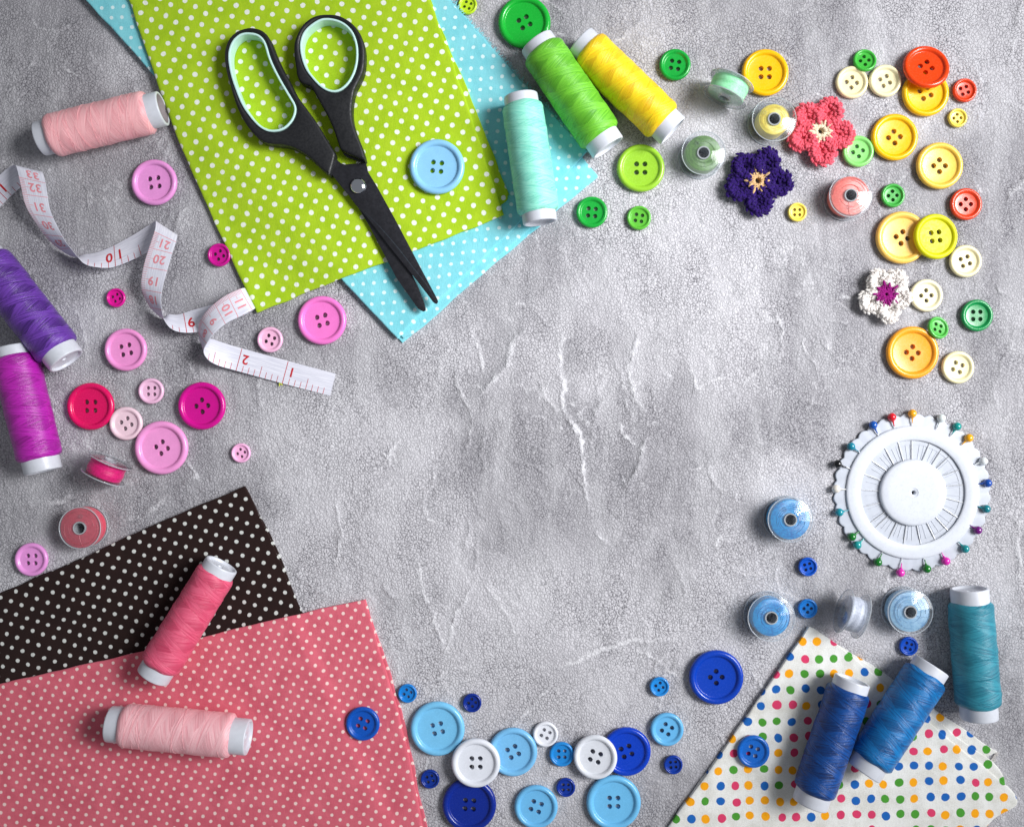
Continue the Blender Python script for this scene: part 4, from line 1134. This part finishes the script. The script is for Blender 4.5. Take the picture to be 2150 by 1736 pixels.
# ------------------------------------------------------------------ measuring tape
SEC = [(-260, 560, 2, -120, 700, 2), (-130, 425, 2, 10, 560, 2), (20, 285, 4, 150, 425, 4), (70, 245, 10, 250, 355, 8), (115, 225, 24, 338, 282, 24),
 (140, 250, 40, 365, 320, 44), (175, 400, 46, 387, 430, 46), (215, 560, 42, 415, 590, 42), (290, 690, 30, 470, 720, 38), (400, 840, 14, 540, 850, 41), (530, 945, 4, 600, 930, 46),
 (625, 985, 2, 645, 985, 48), (700, 965, 1.5, 700, 1040, 44), (800, 948, 1.5, 790, 1068, 36), (930, 897, 1.5, 940, 1068, 22), (1100, 805, 2, 1150, 985, 14), (1210, 735, 6, 1260, 920, 10),
 (1260, 705, 10, 1370, 860, 10), (1290, 687, 24, 1462, 800, 24), (1285, 760, 42, 1462, 850, 42), (1240, 900, 46, 1430, 950, 46), (1195, 1050, 44, 1390, 1085, 46), (1172, 1200, 36, 1350, 1230, 44),
 (1195, 1310, 22, 1335, 1340, 43), (1260, 1420, 8, 1345, 1440, 46), (1350, 1490, 3, 1365, 1510, 48), (1400, 1462, 1.5, 1415, 1575, 40), (1480, 1462, 1.5, 1500, 1608, 30), (1600, 1425, 1.5, 1640, 1605, 14),
 (1780, 1372, 1.5, 1830, 1545, 4), (1900, 1320, 2, 1970, 1490, 2), (1990, 1270, 8, 2080, 1440, 8), (2030, 1243, 22, 2115, 1410, 22), (1990, 1250, 40, 2090, 1425, 38), (1880, 1300, 48, 1970, 1485, 46),
 (1780, 1370, 48, 1870, 1540, 48), (1690, 1465, 38, 1790, 1605, 48), (1648, 1560, 20, 1740, 1665, 47), (1665, 1690, 5, 1690, 1760, 48), (1740, 1663, 1.5, 1720, 1830, 38), (1850, 1695, 1.5, 1800, 1880, 24),
 (2000, 1740, 1.5, 1950, 1925, 8), (2400, 1850, 1.5, 2350, 2035, 2.5), (2784, 1953, 1.5, 2737, 2135, 1.5)]
def cr3(p0, p1, p2, p3, t): return .5 * ((2 * p1) + (-p0 + p2) * t + (2 * p0 - 5 * p1 + 4 * p2 - p3) * t * t + (-p0 + 3 * p1 - 3 * p2 + p3) * t ** 3)
UP = [P(a[0] * .2532, a[1] * .2532 + 290.4, a[2]) for a in SEC]; TP = [P(a[3] * .2532, a[4] * .2532 + 290.4, a[5]) for a in SEC]
def ev(L, t):
    n = len(L) - 1; t = max(0, min(n - 1e-6, t)); k = int(t)
    return cr3(L[max(k - 1, 0)], L[k], L[k + 1], L[min(k + 2, n)], t - k)
NT_ = 1500; TT = [i * (len(SEC) - 1) / NT_ for i in range(NT_ + 1)]
UU = [ev(UP, t) for t in TT]; VV = [ev(TP, t) for t in TT]
SS = [0.0]
for i in range(NT_): SS.append(SS[-1] + ((UU[i + 1] + VV[i + 1]) / 2 - (UU[i] + VV[i]) / 2).length)
def s_of_t(t): 
    x = t / (len(SEC) - 1) * NT_; k = min(int(x), NT_ - 1); return SS[k] + (SS[k + 1] - SS[k]) * (x - k)
def rib(s, w_, off):
    i = int(np.searchsorted(SS, s)) - 1; i = max(0, min(NT_ - 1, i)); f = (s - SS[i]) / max(1e-9, SS[i + 1] - SS[i]); f = max(-.5, min(1.5, f))
    u = UU[i].lerp(UU[i + 1], f); v = VV[i].lerp(VV[i + 1], f)
    i0, i1 = max(0, i - 4), min(NT_, i + 5)
    ds = ((UU[i1] + VV[i1]) - (UU[i0] + VV[i0])); n = ds.cross(v - u); n = n.normalized() if n.length > 1e-6 else Vector((0, 0, 1))
    # width bulge keeps the strip softly curved across
    return u.lerp(v, w_) + n * off
b = MB(); W_ = [0, .04, .25, .5, .75, .96, 1]; rows = []
step = 3
ii = list(range(0, NT_ + 1, step))
for side in (.55, -.55):
    rws = []
    for i in ii:
        rws.append([b.vert(rib(SS[i], w_, side * (.4 if w_ in (0, 1) else 1))) for w_ in W_])
    rows.append(rws)
for q, rws in enumerate(rows):
    for i in range(len(ii) - 1):
        for k in range(len(W_) - 1):
            uvq = [(SS[ii[i]], W_[k] * 48), (SS[ii[i + 1]], W_[k] * 48), (SS[ii[i + 1]], W_[k + 1] * 48), (SS[ii[i]], W_[k + 1] * 48)]
            f = (rws[i][k], rws[i + 1][k], rws[i + 1][k + 1], rws[i][k + 1])
            b.face(f if q == 0 else f[::-1], uvq if q == 0 else uvq[::-1])
for i in range(len(ii) - 1):
    for k, fl in ((0, 1), (len(W_) - 1, 0)):
        f = (rows[0][i][k], rows[0][i + 1][k], rows[1][i + 1][k], rows[1][i][k]); b.face(f[::-1] if fl else f, [(0, 0)] * 4)
for i in (0, -1):
    for k in range(len(W_) - 1): b.face((rows[0][i][k], rows[0][i][k + 1], rows[1][i][k + 1], rows[1][i][k]), [(0, 0)] * 4)
t = NT('tape_fabric'); uv = t.node('ShaderNodeUVMap').outputs[0]
sv = t.node('ShaderNodeVectorMath', operation='MULTIPLY'); t.link(uv, sv.inputs[0]); sv.inputs[1].default_value = (.02, .55, 1)
nn = t.noise(sv.outputs[0], 1.0, 3.0)
t.link(t.mix(t.smooth(nn, .3, .7), rgba((204, 204, 218)), rgba((228, 228, 238))), t.b.inputs['Base Color'])
t.b.inputs['Roughness'].default_value = .5; t.link(t.bump(nn, .3, .0003), t.b.inputs['Normal'])
m_tape = t.m
m_red = plastic('red_ink', (196, 28, 40), .6, mottled=.1); m_pink = plastic('pale_red_ink', (236, 146, 156), .6, mottled=.1)
OFF = .82
def mark(s, w0, w1, wid, side, mi):
    n = 8
    for k in range(n):
        a, c = w0 + (w1 - w0) * k / n, w0 + (w1 - w0) * (k + 1) / n
        q = [rib(s - wid / 2, a, OFF * side), rib(s + wid / 2, a, OFF * side), rib(s + wid / 2, c, OFF * side), rib(s - wid / 2, c, OFF * side)]
        f = [b.vert(p) for p in q]; b.face(f if side > 0 else f[::-1], [(0, 0)] * 4, mi)
def glyphs(txt, size):
    cu = bpy.data.curves.new('g', 'FONT'); cu.body = txt; cu.size = size; cu.align_x = 'CENTER'; cu.align_y = 'CENTER'; cu.offset = size * .022; cu.resolution_u = 4
    cu.space_character = 1.05
    ob = bpy.data.objects.new('g', cu); C.objects.link(ob)
    dg = bpy.context.evaluated_depsgraph_get(); dg.update()
    me = bpy.data.meshes.new_from_object(ob.evaluated_get(dg))
    bq = bmesh.new(); bq.from_mesh(me)
    for k in range(-12, 13):
        for nv in ((1, 0, 0), (0, 1, 0)):
            bmesh.ops.bisect_plane(bq, geom=bq.verts[:] + bq.edges[:] + bq.faces[:], plane_co=(k * 2.5 + .3, k * 2.5 + .3, 0), plane_no=nv)
    bq.verts.index_update(); vs = [v.co.copy() for v in bq.verts]; fs = [tuple(v.index for v in f.verts) for f in bq.faces]; bq.free()
    bpy.data.objects.remove(ob); bpy.data.curves.remove(cu); bpy.data.meshes.remove(me)
    return vs, fs
def txt(s0, w0, string, size, side, mi, stretch=1.0, gap=0):
    vs, fs = glyphs(string, size); Wd = 48.0; idx = []
    for v in vs:
        tx, ty = v.x * stretch, v.y
        if side > 0: p = rib(s0 + ty, w0 - tx / Wd, OFF * side)        # centimetre face
        else: p = rib(s0 - tx - (gap if tx > 0 else -gap), w0 + ty / Wd, OFF * side)
        idx.append(b.vert(p))
    for f in fs: 
        g = [idx[k] for k in f]; b.face(g, [(0, 0)] * len(g), mi)
# centimetre face (pale print)
def cmrun(nums, lines):
    for n_, t_ in nums: txt(s_of_t(t_), .56, str(n_), 25, 1, 2, .95)
    ls = [s_of_t(t_) for t_ in lines]
    for s_ in ls: mark(s_, 0, 1, 1.1, 1, 2)
    for a, c in zip(ls[:-1], ls[1:]):
        for k in range(1, 10): mark(a + (c - a) * k / 10, 0, .34 if k == 5 else .2, .8, 1, 2)
cmrun([(33, 5.15), (32, 5.95), (31, 6.95), (30, 8.1), (29, 9.2)], [5.55, 6.4, 7.5, 8.7, 9.7])
cmrun([(21, 19.6), (20, 20.55), (19, 21.75), (18, 23.1)], [19.15, 20.05, 21.1, 22.45, 23.8])
cmrun([(11, 33.45), (10, 34.4), (9, 35.65), (8, 36.95)], [33.0, 33.95, 35.0, 36.4, 37.4])
# inch face (dark print)
def inchrun(label, t_, n0, n1, split=0, off=13, L=107.0):
    s0 = s_of_t(t_); mark(s0, 0.02, 1, 1.3, -1, 1)
    if label: txt(s0 + (off if not split else 0), .50, label, 29, -1, 1, 1.0, split)
    for k in range(n0, n1 + 1):
        if k == 0: continue
        mark(s0 + k * L / 8, (.52 if k % 4 == 0 else .74), 1, 1.0, -1, 1)
inchrun('10', 14.1, -4, 4, 4)
inchrun('9', 27.4, -2, 4, 0, 12)
inchrun('14', 1.35, -5, 4, 4)
sE = SS[-1]
def s_inch(n): return sE - n * 100 - 3
for n_, lab in ((1, '1'), (2, '2')):
    s0 = s_inch(n_); mark(s0, .02, 1, 1.3, -1, 1); txt(s0 + 13, .42, lab, 27, -1, 1)
for k in range(1, 22):
    if k % 8: mark(sE - 3 - k * 12.5, (.52 if k % 4 == 0 else .72), 1, 1.0, -1, 1)
inchrun(None, 30.0, -1, 3)
o = b.build('measuring_tape', [m_tape, m_red, m_pink], sharp=60)
tag(o, 'white measuring tape with red numbers, coiled loosely below the pale coral spool', 'measuring tape')

# ------------------------------------------------------------------ pin wheel
K1 = lambda x, y: (x * .23 + 1705.9, y * .23 + 834.8)
m_wheel = plastic('milky_plastic', (212, 216, 225), 0.3, mottled=.02, sss=.15)
m_wheel2 = plastic('milky_plastic_base', (192, 197, 208), 0.35, mottled=.03)
wc = P(1918, 1034, 10); wc.z = 0
wh = thing('pin_holder', 'round white plastic pin wheel with a scalloped edge, holding coloured pins', 'pin wheel', wc)
Mw = Matrix.Translation(wc)
b = MB(); n = 360; rings = []
def scal(a): return 162.5 + 2.6 * (abs(math.sin(a * 20)) * 2 - 1)
for q, z in ((None, 1.5), (1, 1.2), (1, 2.4), (0, 3.4), (-2, 3.6)):
    rings.append([b.vert(Mw @ Vector(((100 if q is None else scal(2 * math.pi * i / n) + (q - 1)) * math.cos(2 * math.pi * i / n), (100 if q is None else scal(2 * math.pi * i / n) + (q - 1)) * math.sin(2 * math.pi * i / n), z))) for i in range(n)])
rings.append([b.vert(Mw @ Vector((100 * math.cos(2 * math.pi * i / n), 100 * math.sin(2 * math.pi * i / n), 3.6))) for i in range(n)])
for A, B in zip(rings[:-1], rings[1:]):
    for i in range(n): b.face((A[i], A[(i + 1) % n], B[(i + 1) % n], B[i]))
o = b.build('scalloped_rim', m_wheel2, sharp=50); bmfix(o); croot(o, wh)
b = MB()
b.lathe([(5, 1.6), (104, 1.6), (104, 2.9), (5, 2.9)], 120, Mw, close=True)
for k in range(63):                       # low radial ribs between the pins
    if k % 3 == 0: continue
    a = 2 * math.pi * (k + .2) / 63; d = Vector((math.cos(a), math.sin(a), 0))
    b.tube([Mw @ (d * 68 + Vector((0, 0, 2.8))), Mw @ (d * 112 + Vector((0, 0, 2.8)))], 1.0, 6)
o = b.build('slotted_plate', m_wheel2, sharp=40); bmfix(o); croot(o, wh)
b = MB(); b.lathe([(109.5, 4.0), (109.5, 7.6), (110.5, 8.4), (113, 9.0), (124, 9.4), (134, 9.0), (138, 8.4), (139, 7.4), (139.5, 4.0), (136, 3.9), (112, 3.9)], 160, Mw, close=True)
o = b.build('raised_ring', m_wheel, sharp=50); bmfix(o); croot(o, wh)
for k in range(0, 42):                    # little feet hidden between the pins hold ring and rim together
    pass
b = MB(); b.lathe([(4, 2), (4.2, 10.2), (5.2, 11.0), (9, 11.3), (9.6, 12.2), (50, 12.4), (64, 12.2), (68, 11.0), (69.5, 9), (69.5, 3.8), (66, 3.6), (20, 3.6), (9, 2)], 120, Mw, close=True)
o = b.build('centre_disc', m_wheel, sharp=50); bmfix(o); croot(o, wh)
PINS = [(915, 145, 912, 550, (246, 170, 20), 'orange yellow pin at the top of the pin wheel'), (728, 178, 832, 565, (222, 20, 40), 'red pin on the pin wheel'),
 (557, 250, 745, 605, (14, 82, 172), 'blue pin at the upper left of the pin wheel, beside the red pin'), (355, 445, 682, 668, (10, 126, 150), 'teal pin at the upper left of the pin wheel, between blue and black'),
 (232, 605, 632, 757, (10, 10, 14), 'black pin at the left of the pin wheel'), (218, 833, 613, 852, (226, 220, 210), 'pearl coloured pin at the far left of the pin wheel'),
 (248, 1047, 630, 960, (16, 138, 154), 'teal pin just below the pearl pin on the pin wheel'), (363, 1270, 668, 1043, (8, 112, 34), 'green pin at the lower left of the pin wheel, close to a teal pin'),
 (412, 1345, 697, 1080, (24, 150, 150), 'teal pin close beside a green pin at the lower left of the pin wheel'), (600, 1502, 775, 1143, (8, 110, 30), 'green pin between the teal and pink pins at the bottom left of the wheel'),
 (807, 1598, 862, 1170, (224, 52, 176), 'pink pin at the very bottom of the pin wheel'), (1048, 1562, 960, 1172, (10, 114, 30), 'green pin between the two pink pins of the pin wheel'),
 (1222, 1492, 1052, 1143, (222, 40, 176), 'pink pin at the lower right of the pin wheel'), (1397, 1380, 1130, 1090, (14, 136, 142), 'teal pin between the pink and purple pins of the pin wheel'),
 (1513, 1210, 1190, 1005, (112, 14, 122), 'purple pin at the lower right of the pin wheel'), (1590, 1015, 1215, 915, (10, 126, 140), 'teal pin above the purple pin, at the right of the wheel'),
 (1603, 780, 1220, 808, (12, 76, 172), 'blue pin at the far right of the pin wheel'), (1565, 580, 1188, 717, (232, 236, 238), 'white pin at the right of the pin wheel, above the blue pin'),
 (1432, 368, 1138, 647, (250, 176, 16), 'orange yellow pin at the upper right of the pin wheel'), (1323, 263, 1098, 610, (14, 150, 144), 'teal pin between the white and orange pins at the upper right'),
 (1180, 188, 1012, 567, (226, 234, 234), 'white pin near the top of the pin wheel')]
m_steel = plastic('pin_steel', (225, 226, 230), .3); m_steel.node_tree.nodes['Principled BSDF'].inputs['Metallic'].default_value = .5
for hx, hy, ix, iy, col, lab in PINS:
    hp = P(*K1(hx, hy), 11); ip = P(*K1(ix, iy), 8)
    hp.z = 9.0; ip.z = 4.6
    root = thing('pin', lab, 'pin', hp, 'pins round the pin wheel')
    d = (ip - hp); d.z = 0; L = d.length; d.normalize()
    tip = ip + d * 3
    mh = plastic('pin_head_pearl', col, .2, coat=.5, mottled=.02)
    b = MB(); b.tube([hp, hp.lerp(tip, .4) - Vector((0, 0, 3)), tip], 1.0, 8)
    o = b.build('pin_shaft', m_steel); croot(o, root)
    b = MB(); n2 = 20
    b.lathe([(0, -8.8)] + [(8.8 * math.sin(R(a)), -8.8 * math.cos(R(a))) for a in range(12, 160, 12)] + [(2.4, 9.2), (1.6, 12), (1.2, 16), (.9, 20), (0, 20.4)], 28, orient(hp, zdir=(tip - hp)))
    o = b.build('pin_head', mh, sharp=70); bmfix(o); croot(o, root)

# ------------------------------------------------------------------ tiny lint flecks
m_fleck = plastic('lint', (206, 214, 70), .8)
for (fx, fy, fr, lab) in ((810, 1398, 5, 'yellow green lint fleck beside the right edge of the coral fabric'), (590, 806, 6, 'yellow green lint fleck below the end of the measuring tape')):
    b = MB(); p = P(fx, fy, 1); r = random.Random(int(fx))
    for k in range(5):
        b.ellipsoid(p + Vector((r.uniform(-fr, fr) * .5, r.uniform(-fr, fr) * .5, 1)), (r.uniform(-1, 1), r.uniform(-1, 1), .1), 1.2, fr * .55)
    o = b.build('lint_fleck', m_fleck, loc=p); tag(o, lab, 'lint', 'lint flecks')
